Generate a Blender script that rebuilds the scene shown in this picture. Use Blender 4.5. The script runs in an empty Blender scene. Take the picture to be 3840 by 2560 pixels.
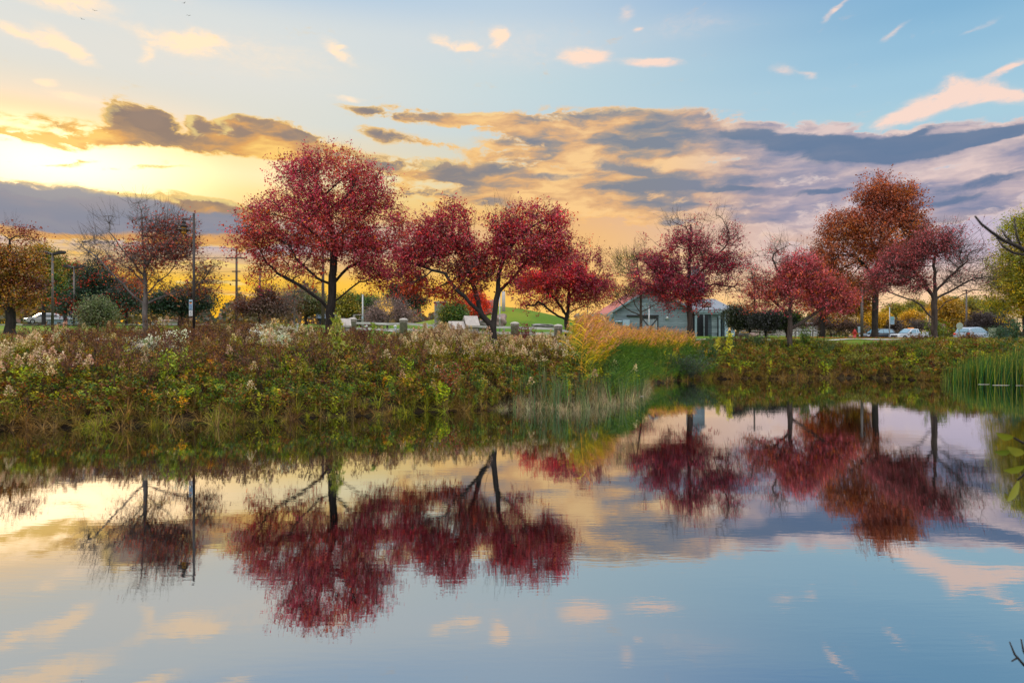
import bpy, math, random
import numpy as np
from mathutils import Vector, Matrix
R = math.radians
random.seed(7)
rng = np.random.default_rng(11)
scene = bpy.context.scene
COL = scene.collection
EYE = 2.5          # camera height above the water
FP = 2560.0        # focal length in photograph pixels (24 mm lens)
HY = 1254.0        # row of the horizon in the photograph

def P(px, py, d):
    """world point seen at photograph pixel (px, py) standing d metres ahead"""
    return Vector(((px-1920.0)/FP*d, d, EYE+(HY-py)/FP*d))
def PX(px, d): return (px-1920.0)/FP*d
def PZ(py, d): return EYE+(HY-py)/FP*d
def lin(r, g, b):
    f = lambda c: (c/255.0)/12.92 if c/255.0 <= 0.04045 else ((c/255.0+0.055)/1.055)**2.4
    return (f(r), f(g), f(b), 1.0)

# ---------------------------------------------------------------- materials
def new_mat(name):
    m = bpy.data.materials.new(name); m.use_nodes = True
    nt = m.node_tree; nt.nodes.clear()
    out = nt.nodes.new('ShaderNodeOutputMaterial')
    return m, nt, out
def N(nt, t, **kw):
    n = nt.nodes.new(t)
    for k, v in kw.items(): setattr(n, k, v)
    return n
def principled(name, col, rough=0.7, metal=0.0, var=0.15, scale=6.0, bump=0.0, stretch=(1, 1, 1), spec=0.4, col2=None, coat=0.0):
    m, nt, out = new_mat(name)
    b = N(nt, 'ShaderNodeBsdfPrincipled')
    b.inputs['Roughness'].default_value = rough; b.inputs['Metallic'].default_value = metal
    b.inputs['Specular IOR Level'].default_value = spec; b.inputs['Coat Weight'].default_value = coat
    tc = N(nt, 'ShaderNodeTexCoord'); mp = N(nt, 'ShaderNodeMapping'); mp.inputs['Scale'].default_value = stretch
    nt.links.new(tc.outputs['Object'], mp.inputs['Vector'])
    no = N(nt, 'ShaderNodeTexNoise'); no.inputs['Scale'].default_value = scale; no.inputs['Detail'].default_value = 5
    nt.links.new(mp.outputs['Vector'], no.inputs['Vector'])
    cr = N(nt, 'ShaderNodeValToRGB')
    c2 = col2 or tuple(c*(1+var) for c in col[:3])
    c1 = tuple(c*(1-var) for c in col[:3]) if col2 is None else col[:3]
    cr.color_ramp.elements[0].color = (*c1[:3], 1); cr.color_ramp.elements[1].color = (*c2[:3], 1)
    cr.color_ramp.elements[0].position = 0.35; cr.color_ramp.elements[1].position = 0.65
    nt.links.new(no.outputs['Fac'], cr.inputs['Fac']); nt.links.new(cr.outputs['Color'], b.inputs['Base Color'])
    if bump:
        bp = N(nt, 'ShaderNodeBump'); bp.inputs['Strength'].default_value = bump; bp.inputs['Distance'].default_value = 0.05
        nt.links.new(no.outputs['Fac'], bp.inputs['Height']); nt.links.new(bp.outputs['Normal'], b.inputs['Normal'])
    nt.links.new(b.outputs['BSDF'], out.inputs['Surface'])
    return m
def emissive(name, col, s):
    m, nt, out = new_mat(name)
    e = N(nt, 'ShaderNodeEmission'); e.inputs['Color'].default_value = col; e.inputs['Strength'].default_value = s
    nt.links.new(e.outputs[0], out.inputs['Surface']); return m
def leaf_mat(name, transl=0.4, gloss=0.05, rough=0.5):
    """foliage: colour per leaf from the mesh, part diffuse, part light let through"""
    m, nt, out = new_mat(name)
    at = N(nt, 'ShaderNodeAttribute', attribute_name='col')
    df = N(nt, 'ShaderNodeBsdfDiffuse'); tr = N(nt, 'ShaderNodeBsdfTranslucent'); gl = N(nt, 'ShaderNodeBsdfGlossy')
    gl.inputs['Roughness'].default_value = rough; gl.inputs['Color'].default_value = (.8, .8, .85, 1)
    nt.links.new(at.outputs['Color'], df.inputs['Color']); nt.links.new(at.outputs['Color'], tr.inputs['Color'])
    m1 = N(nt, 'ShaderNodeMixShader'); m1.inputs[0].default_value = transl
    nt.links.new(df.outputs[0], m1.inputs[1]); nt.links.new(tr.outputs[0], m1.inputs[2])
    m2 = N(nt, 'ShaderNodeMixShader'); m2.inputs[0].default_value = gloss
    nt.links.new(m1.outputs[0], m2.inputs[1]); nt.links.new(gl.outputs[0], m2.inputs[2])
    nt.links.new(m2.outputs[0], out.inputs['Surface'])
    return m

# ---------------------------------------------------------------- objects
def tag(o, label=None, cat=None, group=None, kind=None):
    if label: o['label'] = label
    if cat: o['category'] = cat
    if group: o['group'] = group
    if kind: o['kind'] = kind
    return o
def thing(name, loc, label, cat, group=None, rz=0.0):
    o = bpy.data.objects.new(name, None); COL.objects.link(o)
    o.location = loc; o.rotation_euler = (0, 0, rz); o.empty_display_size = 0.3
    return tag(o, label, cat, group)
def copy_thing(src, loc, rz=0.0, label=None, sc=None):
    r = src.copy(); COL.objects.link(r); r.location = loc; r.rotation_euler = (0, 0, rz)
    if sc: r.scale = (sc, sc, sc)
    if label: r['label'] = label
    for ch in list(src.children):
        c = ch.copy(); COL.objects.link(c); c.parent = r
        for g in list(ch.children):
            d = g.copy(); COL.objects.link(d); d.parent = c
    return r

def vivid(c, k):
    m = c.mean(axis=-1, keepdims=True); return (m+(c-m)*k).clip(.003, .9)
def np_mesh(name, V, F, mats, parent=None, col=None, matidx=None, smooth=False):
    """one mesh object from numpy arrays; F is (n, 3 or 4); col is per vertex"""
    V = np.asarray(V, np.float32); F = np.asarray(F, np.int32)
    me = bpy.data.meshes.new(name)
    k = F.shape[1]
    me.vertices.add(len(V)); me.vertices.foreach_set('co', V.ravel())
    me.loops.add(F.size); me.loops.foreach_set('vertex_index', F.ravel())
    me.polygons.add(len(F)); me.polygons.foreach_set('loop_start', np.arange(0, F.size, k, dtype=np.int32))
    me.polygons.foreach_set('loop_total', np.full(len(F), k, np.int32))
    if matidx is not None: me.polygons.foreach_set('material_index', np.asarray(matidx, np.int32))
    me.polygons.foreach_set('use_smooth', np.full(len(F), smooth))
    me.update(calc_edges=True)
    if col is not None:
        a = me.color_attributes.new('col', 'FLOAT_COLOR', 'POINT')
        c = np.ones((len(V), 4), np.float32); c[:, :3] = col[:, :3]
        a.data.foreach_set('color', c.ravel())
    for m in (mats if isinstance(mats, (list, tuple)) else [mats]): me.materials.append(m)
    o = bpy.data.objects.new(name, me); COL.objects.link(o)
    if parent: o.parent = parent
    return o

class MB:
    def __init__(s): s.v = []; s.f = []; s.m = []; s.mi = 0; s.sm = []; s.smooth = False
    def add(s, vs, fs):
        k = len(s.v); s.v += [tuple(v) for v in vs]
        for f in fs: s.f.append(tuple(i+k for i in f)); s.m.append(s.mi); s.sm.append(s.smooth)
    def box(s, x0, x1, y0, y1, z0, z1):
        s.add([(x0,y0,z0),(x1,y0,z0),(x1,y1,z0),(x0,y1,z0),(x0,y0,z1),(x1,y0,z1),(x1,y1,z1),(x0,y1,z1)],
              [(0,3,2,1),(4,5,6,7),(0,1,5,4),(1,2,6,5),(2,3,7,6),(3,0,4,7)])
    def bar(s, a, b, w, h=None):
        """square bar from a to b"""
        a = Vector(a); b = Vector(b); d = (b-a).normalized(); h = h or w
        u = d.cross(Vector((0,0,1)));  u = Vector((1,0,0)) if u.length < 1e-3 else u.normalized()
        n = u.cross(d)
        vs = [p+u*(i*w/2)+n*(j*h/2) for p in (a,b) for i,j in ((-1,-1),(1,-1),(1,1),(-1,1))]
        s.add(vs, [(0,1,2,3),(7,6,5,4),(0,4,5,1),(1,5,6,2),(2,6,7,3),(3,7,4,0)])
    def tube(s, pts, rads, n=10, cap=True):
        pts = [Vector(p) for p in pts]
        if not isinstance(rads, (list, tuple)): rads = [rads]*len(pts)
        k = len(s.v); pu = None
        for i, p in enumerate(pts):
            d = (pts[min(i+1, len(pts)-1)]-pts[max(i-1, 0)]).normalized()
            if pu is None:
                u = d.cross(Vector((0,0,1))); u = Vector((1,0,0)) if u.length < 1e-3 else u.normalized()
            else:
                u = (pu-d*pu.dot(d)).normalized()
            pu = u; w = d.cross(u)
            for j in range(n):
                t = 2*math.pi*j/n; s.v.append(tuple(p+u*(math.cos(t)*rads[i])+w*(math.sin(t)*rads[i])))
        for i in range(len(pts)-1):
            for j in range(n):
                s.f.append((k+i*n+j, k+i*n+(j+1)%n, k+(i+1)*n+(j+1)%n, k+(i+1)*n+j)); s.m.append(s.mi); s.sm.append(True)
        if cap:
            s.f.append(tuple(k+j for j in reversed(range(n)))); s.m.append(s.mi); s.sm.append(False)
            e = k+(len(pts)-1)*n; s.f.append(tuple(e+j for j in range(n))); s.m.append(s.mi); s.sm.append(False)
    def lathe(s, prof, c=(0,0,0), n=20):
        """prof: list of (r, z)"""
        k = len(s.v)
        for r, z in prof:
            for j in range(n):
                t = 2*math.pi*j/n; s.v.append((c[0]+math.cos(t)*r, c[1]+math.sin(t)*r, c[2]+z))
        for i in range(len(prof)-1):
            for j in range(n):
                s.f.append((k+i*n+j, k+i*n+(j+1)%n, k+(i+1)*n+(j+1)%n, k+(i+1)*n+j)); s.m.append(s.mi); s.sm.append(True)
        s.f.append(tuple(k+j for j in reversed(range(n)))); s.m.append(s.mi); s.sm.append(False)
        e = k+(len(prof)-1)*n; s.f.append(tuple(e+j for j in range(n))); s.m.append(s.mi); s.sm.append(False)
    def prism(s, poly, a, b, axis='x'):
        """polygon (list of 2-tuples) extruded along axis from a to b"""
        n = len(poly)
        mk = {'x': lambda t,p: (t,p[0],p[1]), 'y': lambda t,p: (p[0],t,p[1]), 'z': lambda t,p: (p[0],p[1],t)}[axis]
        vs = [mk(a,p) for p in poly]+[mk(b,p) for p in poly]
        s.add(vs, [tuple(range(n)), tuple(reversed(range(n,2*n)))]+[(i, n+i, n+(i+1)%n, (i+1)%n) for i in range(n)])
    def build(s, name, mats, parent=None, bevel=0.0):
        me = bpy.data.meshes.new(name); me.from_pydata(s.v, [], s.f)
        me.polygons.foreach_set('material_index', s.m); me.polygons.foreach_set('use_smooth', s.sm)
        for m in (mats if isinstance(mats, (list, tuple)) else [mats]): me.materials.append(m)
        o = bpy.data.objects.new(name, me); COL.objects.link(o)
        if parent: o.parent = parent
        import bmesh
        bm = bmesh.new(); bm.from_mesh(me); bmesh.ops.recalc_face_normals(bm, faces=bm.faces); bm.to_mesh(me); bm.free()
        if bevel:
            md = o.modifiers.new('bevel', 'BEVEL'); md.width = bevel; md.segments = 2; md.limit_method = 'ANGLE'
        me.update()
        return o
# ---------------------------------------------------------------- sky, sun, camera
K = 3840/2352.0
def azel(x, y):
    """azimuth, elevation of a direction given by photo coordinates on the 2352-wide view"""
    u = (x*K-1920)/FP; v = (HY-y*K)/FP
    return math.atan(u), math.atan(v/math.sqrt(1+u*u))
def build_sky():
    w = bpy.data.worlds.new("World"); scene.world = w; w.use_nodes = True
    nt = w.node_tree; nt.nodes.clear(); L = nt.links.new
    out = N(nt, 'ShaderNodeOutputWorld'); bg = N(nt, 'ShaderNodeBackground')
    def math_(op, a, b=None, c=None, clamp=False):
        n = N(nt, 'ShaderNodeMath', operation=op); n.use_clamp = clamp
        for i, v in enumerate((a, b, c)):
            if v is None: continue
            if isinstance(v, (int, float)): n.inputs[i].default_value = v
            else: L(v, n.inputs[i])
        return n.outputs[0]
    def vmath(op, a, b=None):
        n = N(nt, 'ShaderNodeVectorMath', operation=op)
        for i, v in enumerate((a, b)):
            if v is None: continue
            if isinstance(v, (tuple, list)): n.inputs[i].default_value = v
            else: L(v, n.inputs[i])
        return n.outputs['Value'] if op in ('LENGTH', 'DOT_PRODUCT') else n.outputs['Vector']
    def mix(f, a, b, bt='MIX'):
        n = N(nt, 'ShaderNodeMix', data_type='RGBA', blend_type=bt)
        if isinstance(f, (int, float)): n.inputs[0].default_value = f
        else: L(f, n.inputs[0])
        for i, v in ((6, a), (7, b)):
            if isinstance(v, tuple): n.inputs[i].default_value = v
            else: L(v, n.inputs[i])
        return n.outputs[2]
    def smooth(x, a, b):
        n = N(nt, 'ShaderNodeMapRange', interpolation_type='SMOOTHSTEP', clamp=False); L(x, n.inputs[0])
        n.inputs[1].default_value = a; n.inputs[2].default_value = b; return n.outputs[0]
    def noise(v, sc, det, rough=0.55, colour=False):
        n = N(nt, 'ShaderNodeTexNoise', noise_dimensions='2D'); n.inputs['Scale'].default_value = sc; n.inputs['Detail'].default_value = det
        n.inputs['Roughness'].default_value = rough; L(v, n.inputs['Vector'])
        return n.outputs['Color' if colour else 'Fac']
    def ramp(fac, stops, interp='EASE'):
        """stops: (value, rgba); fac in the same unit, scaled into 0..1"""
        n = N(nt, 'ShaderNodeValToRGB'); n.color_ramp.interpolation = interp
        lo, hi = stops[0][0], stops[-1][0]
        f = N(nt, 'ShaderNodeMapRange'); L(fac, f.inputs[0]); f.inputs[1].default_value = lo; f.inputs[2].default_value = hi
        L(f.outputs[0], n.inputs['Fac'])
        e = n.color_ramp.elements
        while len(e) < len(stops): e.new(0.5)
        for i, (p, c) in enumerate(stops): e[i].position = (p-lo)/(hi-lo)
        for i, (p, c) in enumerate(stops): e[i].color = c
        return n.outputs['Color']
    tc = N(nt, 'ShaderNodeTexCoord'); sep = N(nt, 'ShaderNodeSeparateXYZ'); L(tc.outputs['Generated'], sep.inputs[0])
    x, y, z = sep.outputs
    az = math_('ARCTAN2', x, y)
    hyp = math_('SQRT', math_('ADD', math_('MULTIPLY', x, x), math_('MULTIPLY', y, y)))
    el = math_('ARCTAN2', math_('MAXIMUM', z, 0.0), hyp)
    cb = N(nt, 'ShaderNodeCombineXYZ'); L(az, cb.inputs[0]); L(el, cb.inputs[1]); S0 = cb.outputs[0]
    # ragged edges: bend the coordinates with two scales of noise, wider than tall
    def warp(v, sc, amt, det):
        n = noise(vmath('MULTIPLY', v, (1.0, 2.6, 1.0)), sc, det, 0.55, True)
        return vmath('ADD', v, vmath('MULTIPLY', vmath('SUBTRACT', n, (.5, .5, .5)), amt))
    S = warp(warp(S0, 7.0, (.045, .016, 0), 2), 34.0, (.014, .0085, 0), 4)
    fib = noise(vmath('MULTIPLY', S, (1.0, 3.4, 1.0)), 12.0, 5, 0.62)          # billows
    fine = noise(vmath('MULTIPLY', S, (1.0, 2.2, 1.0)), 48.0, 4, 0.65)
    BINS = (-34, -16, -7, 1, 8, 27); ROT = {}
    def field(v, blobs):
        """sum of soft ellipses in the sky; each is turned to the nearest of a few angles"""
        acc = None; rot = ROT.setdefault(v, {})
        for t in sorted({min(BINS, key=lambda q: abs(q-bl[4])) for bl in blobs} - set(rot)):
            c, s_ = math.cos(R(t)), math.sin(R(t)); cb_ = N(nt, 'ShaderNodeCombineXYZ')
            L(vmath('DOT_PRODUCT', v, (c, -s_, 0)), cb_.inputs[0]); L(vmath('DOT_PRODUCT', v, (s_, c, 0)), cb_.inputs[1])
            rot[t] = (cb_.outputs[0], c, s_)
        for (bx, by, rx, ry, ro, wt) in blobs:
            a, e = azel(bx, by); a2, _ = azel(bx+rx, by); _, e2 = azel(bx, by-ry)
            vec, c, s_ = rot[min(BINS, key=lambda q: abs(q-ro))]
            kx, ky = 1/abs(a2-a), 1/abs(e2-e)
            n = N(nt, 'ShaderNodeVectorMath', operation='MULTIPLY_ADD'); L(vec, n.inputs[0])
            n.inputs[1].default_value = (kx, ky, 0); n.inputs[2].default_value = (-(a*c-e*s_)*kx, -(a*s_+e*c)*ky, 0)
            ln = vmath('LENGTH', n.outputs[0])
            t = N(nt, 'ShaderNodeMapRange', interpolation_type='SMOOTHSTEP', clamp=False); L(ln, t.inputs[0])
            t.inputs[1].default_value = 1.75; t.inputs[2].default_value = 0.0; t.inputs[3].default_value = 0; t.inputs[4].default_value = wt
            acc = t.outputs[0] if acc is None else math_('ADD', acc, t.outputs[0])
        return acc
    # clear sky behind the clouds: three columns of colour by height, blended by azimuth
    def col(xc, st): return ramp(el, [(azel(xc, yy)[1], lin(*c)) for yy, c in st]+[(1.0, lin(150, 186, 222)), (1.57, lin(150, 182, 218))])
    left = col(250, [(768, (255, 184, 44)), (690, (255, 192, 46)), (640, (255, 200, 66)), (588, (226, 188, 140)), (550, (190, 180, 192)), (505, (182, 180, 196)), (460, (246, 208, 140)), (420, (255, 226, 140)),
                     (370, (255, 244, 196)), (330, (255, 234, 176)), (285, (240, 222, 190)), (230, (226, 224, 212)), (120, (228, 226, 218)), (0, (220, 224, 222)), (-150, (180, 205, 228))])
    mid = col(1176, [(768, (255, 206, 110)), (650, (255, 198, 96)), (560, (252, 194, 106)), (500, (244, 188, 118)), (430, (222, 198, 160)), (350, (206, 214, 206)), (300, (196, 214, 220)),
                     (200, (196, 216, 222)), (100, (202, 216, 224)), (0, (188, 208, 224)), (-150, (160, 195, 228))])
    rgt = col(2150, [(768, (255, 220, 176)), (685, (255, 212, 168)), (640, (238, 204, 184)), (580, (205, 190, 205)), (500, (196, 184, 202)), (420, (186, 186, 208)), (330, (172, 202, 220)),
                     (270, (170, 206, 222)), (180, (160, 200, 222)), (90, (146, 190, 218)), (0, (132, 180, 213)), (-150, (105, 160, 210))])
    base = mix(smooth(az, azel(1100, 400)[0], azel(2250, 400)[0]), mix(smooth(az, azel(450, 400)[0], azel(1400, 400)[0]), left, mid), rgt)
    # anti-solar half of the sky and the zenith: the plain Sky Texture lends its colour there
    sky = N(nt, 'ShaderNodeTexSky', sky_type='NISHITA'); sky.sun_disc = False; sky.sun_elevation = SUN_EL; sky.sun_rotation = SUN_AZ
    sky.altitude = 200; sky.air_density = 1.4; sky.dust_density = 2.0
    nish = vmath('MULTIPLY', sky.outputs[0], (.12, .12, .12))
    # the sky behind the photographer: unseen, brightened to light the foreground, brightest overhead
    back = mix(0.5, nish, mix(smooth(el, 0.05, 0.8), BACK_LOW_FILL, BACK_SKY_FILL))
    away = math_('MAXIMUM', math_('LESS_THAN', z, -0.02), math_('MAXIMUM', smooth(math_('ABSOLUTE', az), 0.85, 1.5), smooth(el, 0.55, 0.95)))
    # ---- glow round the hidden sun
    dsun = vmath('LENGTH', vmath('MULTIPLY', vmath('SUBTRACT', S0, (*azel(110, 372), 0)), (1.0, 3.6, 1.0)))
    base = mix(math_('MULTIPLY', smooth(dsun, 0.44, 0.06), 0.85), base, (1.38, 0.88, 0.44, 1.0))
    base = mix(smooth(dsun, 0.24, 0.01), base, (2.5, 1.75, 1.0, 1.0))
    # ---- high thin puffs
    puffs = [(70,-28,150,20,4,1.3),(300,-46,110,14,8,1.0),(520,-34,90,10,6,.6),(60,82,90,15,10,1),(150,105,66,17,32,1),(395,98,80,20,5,.7),(462,95,50,20,0,1),(335,122,20,26,0,.6),(775,118,36,14,24,.8),(130,188,24,9,0,.8),(60,267,18,6,0,.7),
             (180,228,60,12,12,.9),(1138,82,17,22,0,1),(1050,106,40,10,4,.9),(997,90,18,11,10,.6),(1350,127,46,18,0,1.1),(1483,146,52,11,6,1.2),(1437,32,16,18,0,.45),(1467,67,9,7,0,.6),
             (1795,160,32,12,15,.45),(1852,173,24,7,20,.5),(1930,16,42,7,-38,.75),(2056,73,28,6,-32,.5),(2270,58,48,6,-18,.4),(2305,160,52,9,-18,.9),
             (2175,206,38,26,0,1.2),(2235,216,72,22,4,1.3),(2130,238,50,22,-10,1.1),(2090,268,70,18,-8,1.3),(2320,222,60,16,5,1.1),(790,224,34,6,0,.6),(1600,60,120,30,0,.25),(1180,110,220,60,0,.22),(560,120,260,50,0,.3),(120,14,150,14,0,.4)]
    hp = math_('MULTIPLY', field(S, puffs), math_('ADD', math_('MULTIPLY', fine, 1.9), math_('MULTIPLY_ADD', fib, 1.2, -0.55)))
    hcol = mix(smooth(az, azel(700, 100)[0], azel(1700, 100)[0]), (1.16, .86, .58, 1.0), lin(253, 220, 204))
    base = mix(math_('MULTIPLY', smooth(hp, 0.0, 1.05), 0.95), base, hcol)
    # ---- main cloud layer
    clouds = [(300,268,52,26,8,1.5),(352,286,48,24,5,1.3),(455,288,26,11,28,1.2),(545,300,44,22,0,1.5),(640,312,66,22,6,1.3),(700,330,60,14,10,.8),(590,335,90,12,0,.9),(50,318,110,12,4,.8),(225,322,90,12,-4,.6),(420,325,120,10,2,.7),
              (160,375,60,6,-20,.6),(330,385,120,5,-8,.5),(60,470,150,30,5,1.6),(240,486,190,26,6,1.5),(430,496,110,16,6,1.3),(520,490,70,20,6,1.1),(150,532,230,20,0,1.0),(480,525,120,26,4,1.2),(60,575,180,12,0,.5),(560,560,60,12,0,.5),
              (870,262,78,9,5,.9),(1010,272,100,13,5,1.1),(1125,272,52,12,2,.9),(1300,285,130,24,2,1.3),(1480,288,150,24,2,1.3),(1280,325,120,24,4,1.0),(1420,345,120,32,4,1.3),(1545,330,70,36,0,1.2),
              (1040,392,60,14,12,1.3),(1150,412,130,22,5,1.3),(1330,420,160,26,3,1.4),(1480,385,90,34,6,1.6),(1180,455,170,13,2,.8),(870,310,50,14,10,.6),(960,325,60,10,15,.6),(930,385,90,22,10,.5),(1060,345,60,8,12,.35),
              (1700,300,66,14,0,1.2),(1780,305,60,18,0,1.1),(1900,318,80,28,6,1.6),(1830,345,150,26,6,1.4),(2010,350,150,30,0,2.3),(2170,330,120,24,-8,1.7),(2290,318,90,22,-10,1.5),(2130,302,70,14,-6,1.0),(2360,350,100,30,-8,1.0),
              (1690,402,130,16,3,1.0),(1660,437,90,9,2,1.0),(1900,442,110,10,-2,.9),(2080,420,190,22,-4,.7),(2270,412,120,26,-10,1.2),(2160,470,130,18,-8,.8),(2330,470,50,10,4,.5),(1780,490,160,14,0,.6),(1560,470,130,10,3,.7),(1540,510,110,8,3,.6),(1850,540,150,9,0,.5),(2150,505,120,14,-4,.8),(1400,500,130,12,3,.55),(1060,480,70,7,5,.6),(1450,440,420,60,3,.38),(2050,470,420,80,-3,.5),(300,510,300,40,3,.5),
              (60,440,130,9,5,1.0),(250,454,120,9,4,1.0),(470,470,90,12,8,1.2),(640,330,140,22,4,.6),(380,322,400,18,2,.55),(1600,360,150,50,4,.8),(1640,320,80,30,0,.7),(1760,430,200,30,2,.6),(1200,360,100,20,8,.5),(1350,470,220,16,3,.6),(2000,520,260,20,-3,.6),(960,440,90,14,6,.5),(520,610,110,5,0,.9),(640,634,90,3,0,.8),(470,650,110,3,0,.8),(560,672,120,4,0,.7),(700,590,60,4,0,.7),(1180,560,140,6,0,.5),(1500,585,160,6,0,.5),(1000,600,90,4,0,.5),(2000,600,240,7,0,.5),(1750,640,160,4,0,.5)]
    clouds = [(a_, b_, c_*1.12, d_*1.28, e_, f_*1.05) for a_, b_, c_, d_, e_, f_ in clouds]
    noisy = math_('ADD', math_('MULTIPLY_ADD', fib, 3.0, -1.52), math_('MULTIPLY_ADD', fine, 1.5, -0.75))
    f0 = field(S, clouds)
    d0 = math_('ADD', f0, math_('MULTIPLY', noisy, smooth(f0, 0.0, 0.7)))
    tosun = vmath('SUBTRACT', (*azel(110, 380), 0), S)
    dirn = vmath('ADD', vmath('NORMALIZE', tosun), (0.0, 0.55, 0.0))
    S1 = vmath('ADD', S, vmath('MULTIPLY', dirn, (0.011, 0.0085, 0)))
    f1 = field(S1, clouds)
    f1 = math_('ADD', f1, math_('MULTIPLY', noisy, smooth(f1, 0.0, 0.7)))
    lit = smooth(math_('SUBTRACT', math_('MINIMUM', d0, 0.95), math_('MINIMUM', f1, 0.95)), 0.10, 0.75)
    alpha = smooth(d0, 0.16, 0.70); core = smooth(d0, 0.30, 1.0)
    amid = smooth(az, azel(450, 300)[0], azel(1500, 300)[0]); ar = smooth(az, azel(1450, 300)[0], azel(1850, 300)[0])
    # body colour of the cloud sheet: streaks of grey, mauve and warm light in long soft bands
    tn = noise(vmath('MULTIPLY', S, (1.0, 4.2, 1.0)), 7.5, 5, 0.55)
    tone_l = ramp(tn, [(.34, lin(140, 120, 110)), (.46, lin(172, 138, 108)), (.57, lin(226, 164, 90)), (.68, lin(255, 206, 110))], 'LINEAR')
    tone_m = ramp(tn, [(.34, lin(126, 132, 146)), (.43, lin(164, 150, 142)), (.52, lin(226, 176, 126)), (.63, lin(253, 206, 144))], 'LINEAR')
    tone_r = ramp(tn, [(.34, lin(122, 132, 162)), (.46, lin(158, 152, 172)), (.57, lin(192, 174, 180)), (.70, lin(228, 202, 196))], 'LINEAR')
    body = mix(ar, mix(amid, tone_l, tone_m), tone_r)
    low = mix(ar, lin(232, 168, 84), lin(226, 186, 160))
    body = mix(smooth(el, azel(1000, 600)[1], azel(1000, 520)[1]), low, body)
    slate = [(40,456,150,34,5,1.7),(230,478,130,32,5,1.7),(400,503,110,26,5,1.5),(530,512,60,22,5,1.2),(110,512,180,20,0,1.2),(330,274,44,17,6,1.1),(470,292,24,9,24,.9),(550,303,30,14,0,1.0),(660,318,44,12,6,.7),
             (1450,388,100,18,6,.9),(1560,300,60,14,0,.7),(1250,405,90,9,4,.6),(1400,335,70,9,4,.4),(1700,306,70,12,0,1.1),(1860,325,120,20,5,1.4),(2010,346,150,24,0,1.6),(2170,330,120,18,-8,1.5),
             (2290,312,80,14,-8,1.2),(2130,300,60,10,-6,.8),(1690,434,90,7,0,1.0),(1900,442,90,6,0,.8),(2250,420,120,16,-8,.9),(2160,470,110,10,-6,.7),(1560,470,90,6,0,.6),(2330,520,60,8,0,.7)]
    sf = math_('ADD', field(S, slate), math_('MULTIPLY', noisy, 0.35))
    slate_l = mix(smooth(el, azel(300, 400)[1], azel(300, 350)[1]), lin(124, 136, 158), lin(146, 124, 112))
    slate_c = mix(ar, mix(amid, slate_l, lin(126, 134, 148)), lin(92, 116, 150))
    sm = smooth(sf, 0.15, 0.75)
    edge = mix(ar, mix(amid, lin(255, 205, 100), lin(252, 196, 128)), lin(228, 206, 200))
    rim = mix(ar, mix(amid, lin(255, 226, 140), lin(255, 218, 156)), lin(252, 222, 206))
    cc = mix(core, edge, body)
    cc = mix(math_('MULTIPLY', lit, 0.75), cc, rim)
    cc = mix(math_('MULTIPLY', sm, 0.92), cc, slate_c); alpha = math_('MAXIMUM', alpha, sm)
    sky_c = mix(math_('MULTIPLY', alpha, 0.93), base, cc)
    # a shader mix: where one side has no weight its nodes are skipped
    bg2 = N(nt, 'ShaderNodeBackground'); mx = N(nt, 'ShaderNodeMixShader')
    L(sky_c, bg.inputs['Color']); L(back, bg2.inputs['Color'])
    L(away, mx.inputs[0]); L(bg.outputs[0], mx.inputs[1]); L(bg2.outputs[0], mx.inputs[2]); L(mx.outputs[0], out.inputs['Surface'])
    w.cycles.sampling_method = 'MANUAL'; w.cycles.sample_map_resolution = 512
SUN_AZ, SUN_EL = R(-42.5), R(11.5)   # just outside the left edge of the picture
BACK_SKY_FILL = (4.6, 4.45, 4.5, 1.0)
BACK_LOW_FILL = (1.3, 1.3, 1.45, 1.0)
build_sky()
sd = bpy.data.lights.new('sun', 'SUN'); sd.energy = 0.9; sd.angle = R(7); sd.color = (1.0, 0.66, 0.34)
so = bpy.data.objects.new('sun', sd); COL.objects.link(so)
dv = Vector((math.sin(SUN_AZ)*math.cos(SUN_EL), math.cos(SUN_AZ)*math.cos(SUN_EL), math.sin(SUN_EL)))
so.rotation_euler = dv.to_track_quat('Z', 'Y').to_euler()
cam = bpy.data.cameras.new('camera'); co = bpy.data.objects.new('camera', cam); COL.objects.link(co)
cam.dof.use_dof = True; cam.dof.focus_distance = 36; cam.dof.aperture_fstop = 4.5
co.location = (0, 0, EYE); co.rotation_euler = (R(90), 0, 0)
cam.sensor_width = 36; cam.lens = 24; cam.shift_y = -(1280-HY)/3840; cam.clip_start = 0.05; cam.clip_end = 4000
scene.camera = co
scene.view_settings.view_transform = 'Standard'; scene.view_settings.look = 'None'
scene.view_settings.exposure = 0; scene.view_settings.gamma = 1
scene.cycles.max_bounces = 6; scene.cycles.diffuse_bounces = 3; scene.cycles.glossy_bounces = 3
scene.cycles.transmission_bounces = 4; scene.cycles.transparent_max_bounces = 8
scene.cycles.use_denoising = True
scene.cycles.sample_clamp_indirect = 8
# ---------------------------------------------------------------- shoreline and terrain
SH = np.array([(-90,14),(-60,15),(-30,16.5),(-18,17.4),(-13.6,18.1),(-9.35,18.9),(-6.7,19.9),(-5.0,20.9),(-2.5,22.1),(0.06,23.3),(2.6,23.4),(4.3,25.6),(5.4,29.0),(6.8,33.6),(9.0,37.2),(11.5,38.6),(18.2,39.4),(21.5,39.2),(23.5,36.2),(26,34.6),(32,34.4),(45,34.0),(90,36)])
def wob(x, y):
    return 0.22*np.sin(x*1.9+0.7)+0.16*np.sin(x*4.3+y*0.4)+0.08*np.sin(x*9.1+1.3)
def y_far(x): return np.interp(x, SH[:, 0], SH[:, 1])
def inland(x, y):
    """metres inland of the far shore (negative over the pond)"""
    x = np.asarray(x, float); y = np.asarray(y, float)
    sl = (y_far(x+.5)-y_far(x-.5))
    return (y-y_far(x)-wob(x, y))/np.sqrt(1+np.clip(sl, -2.2, 2.2)**2)
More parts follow.
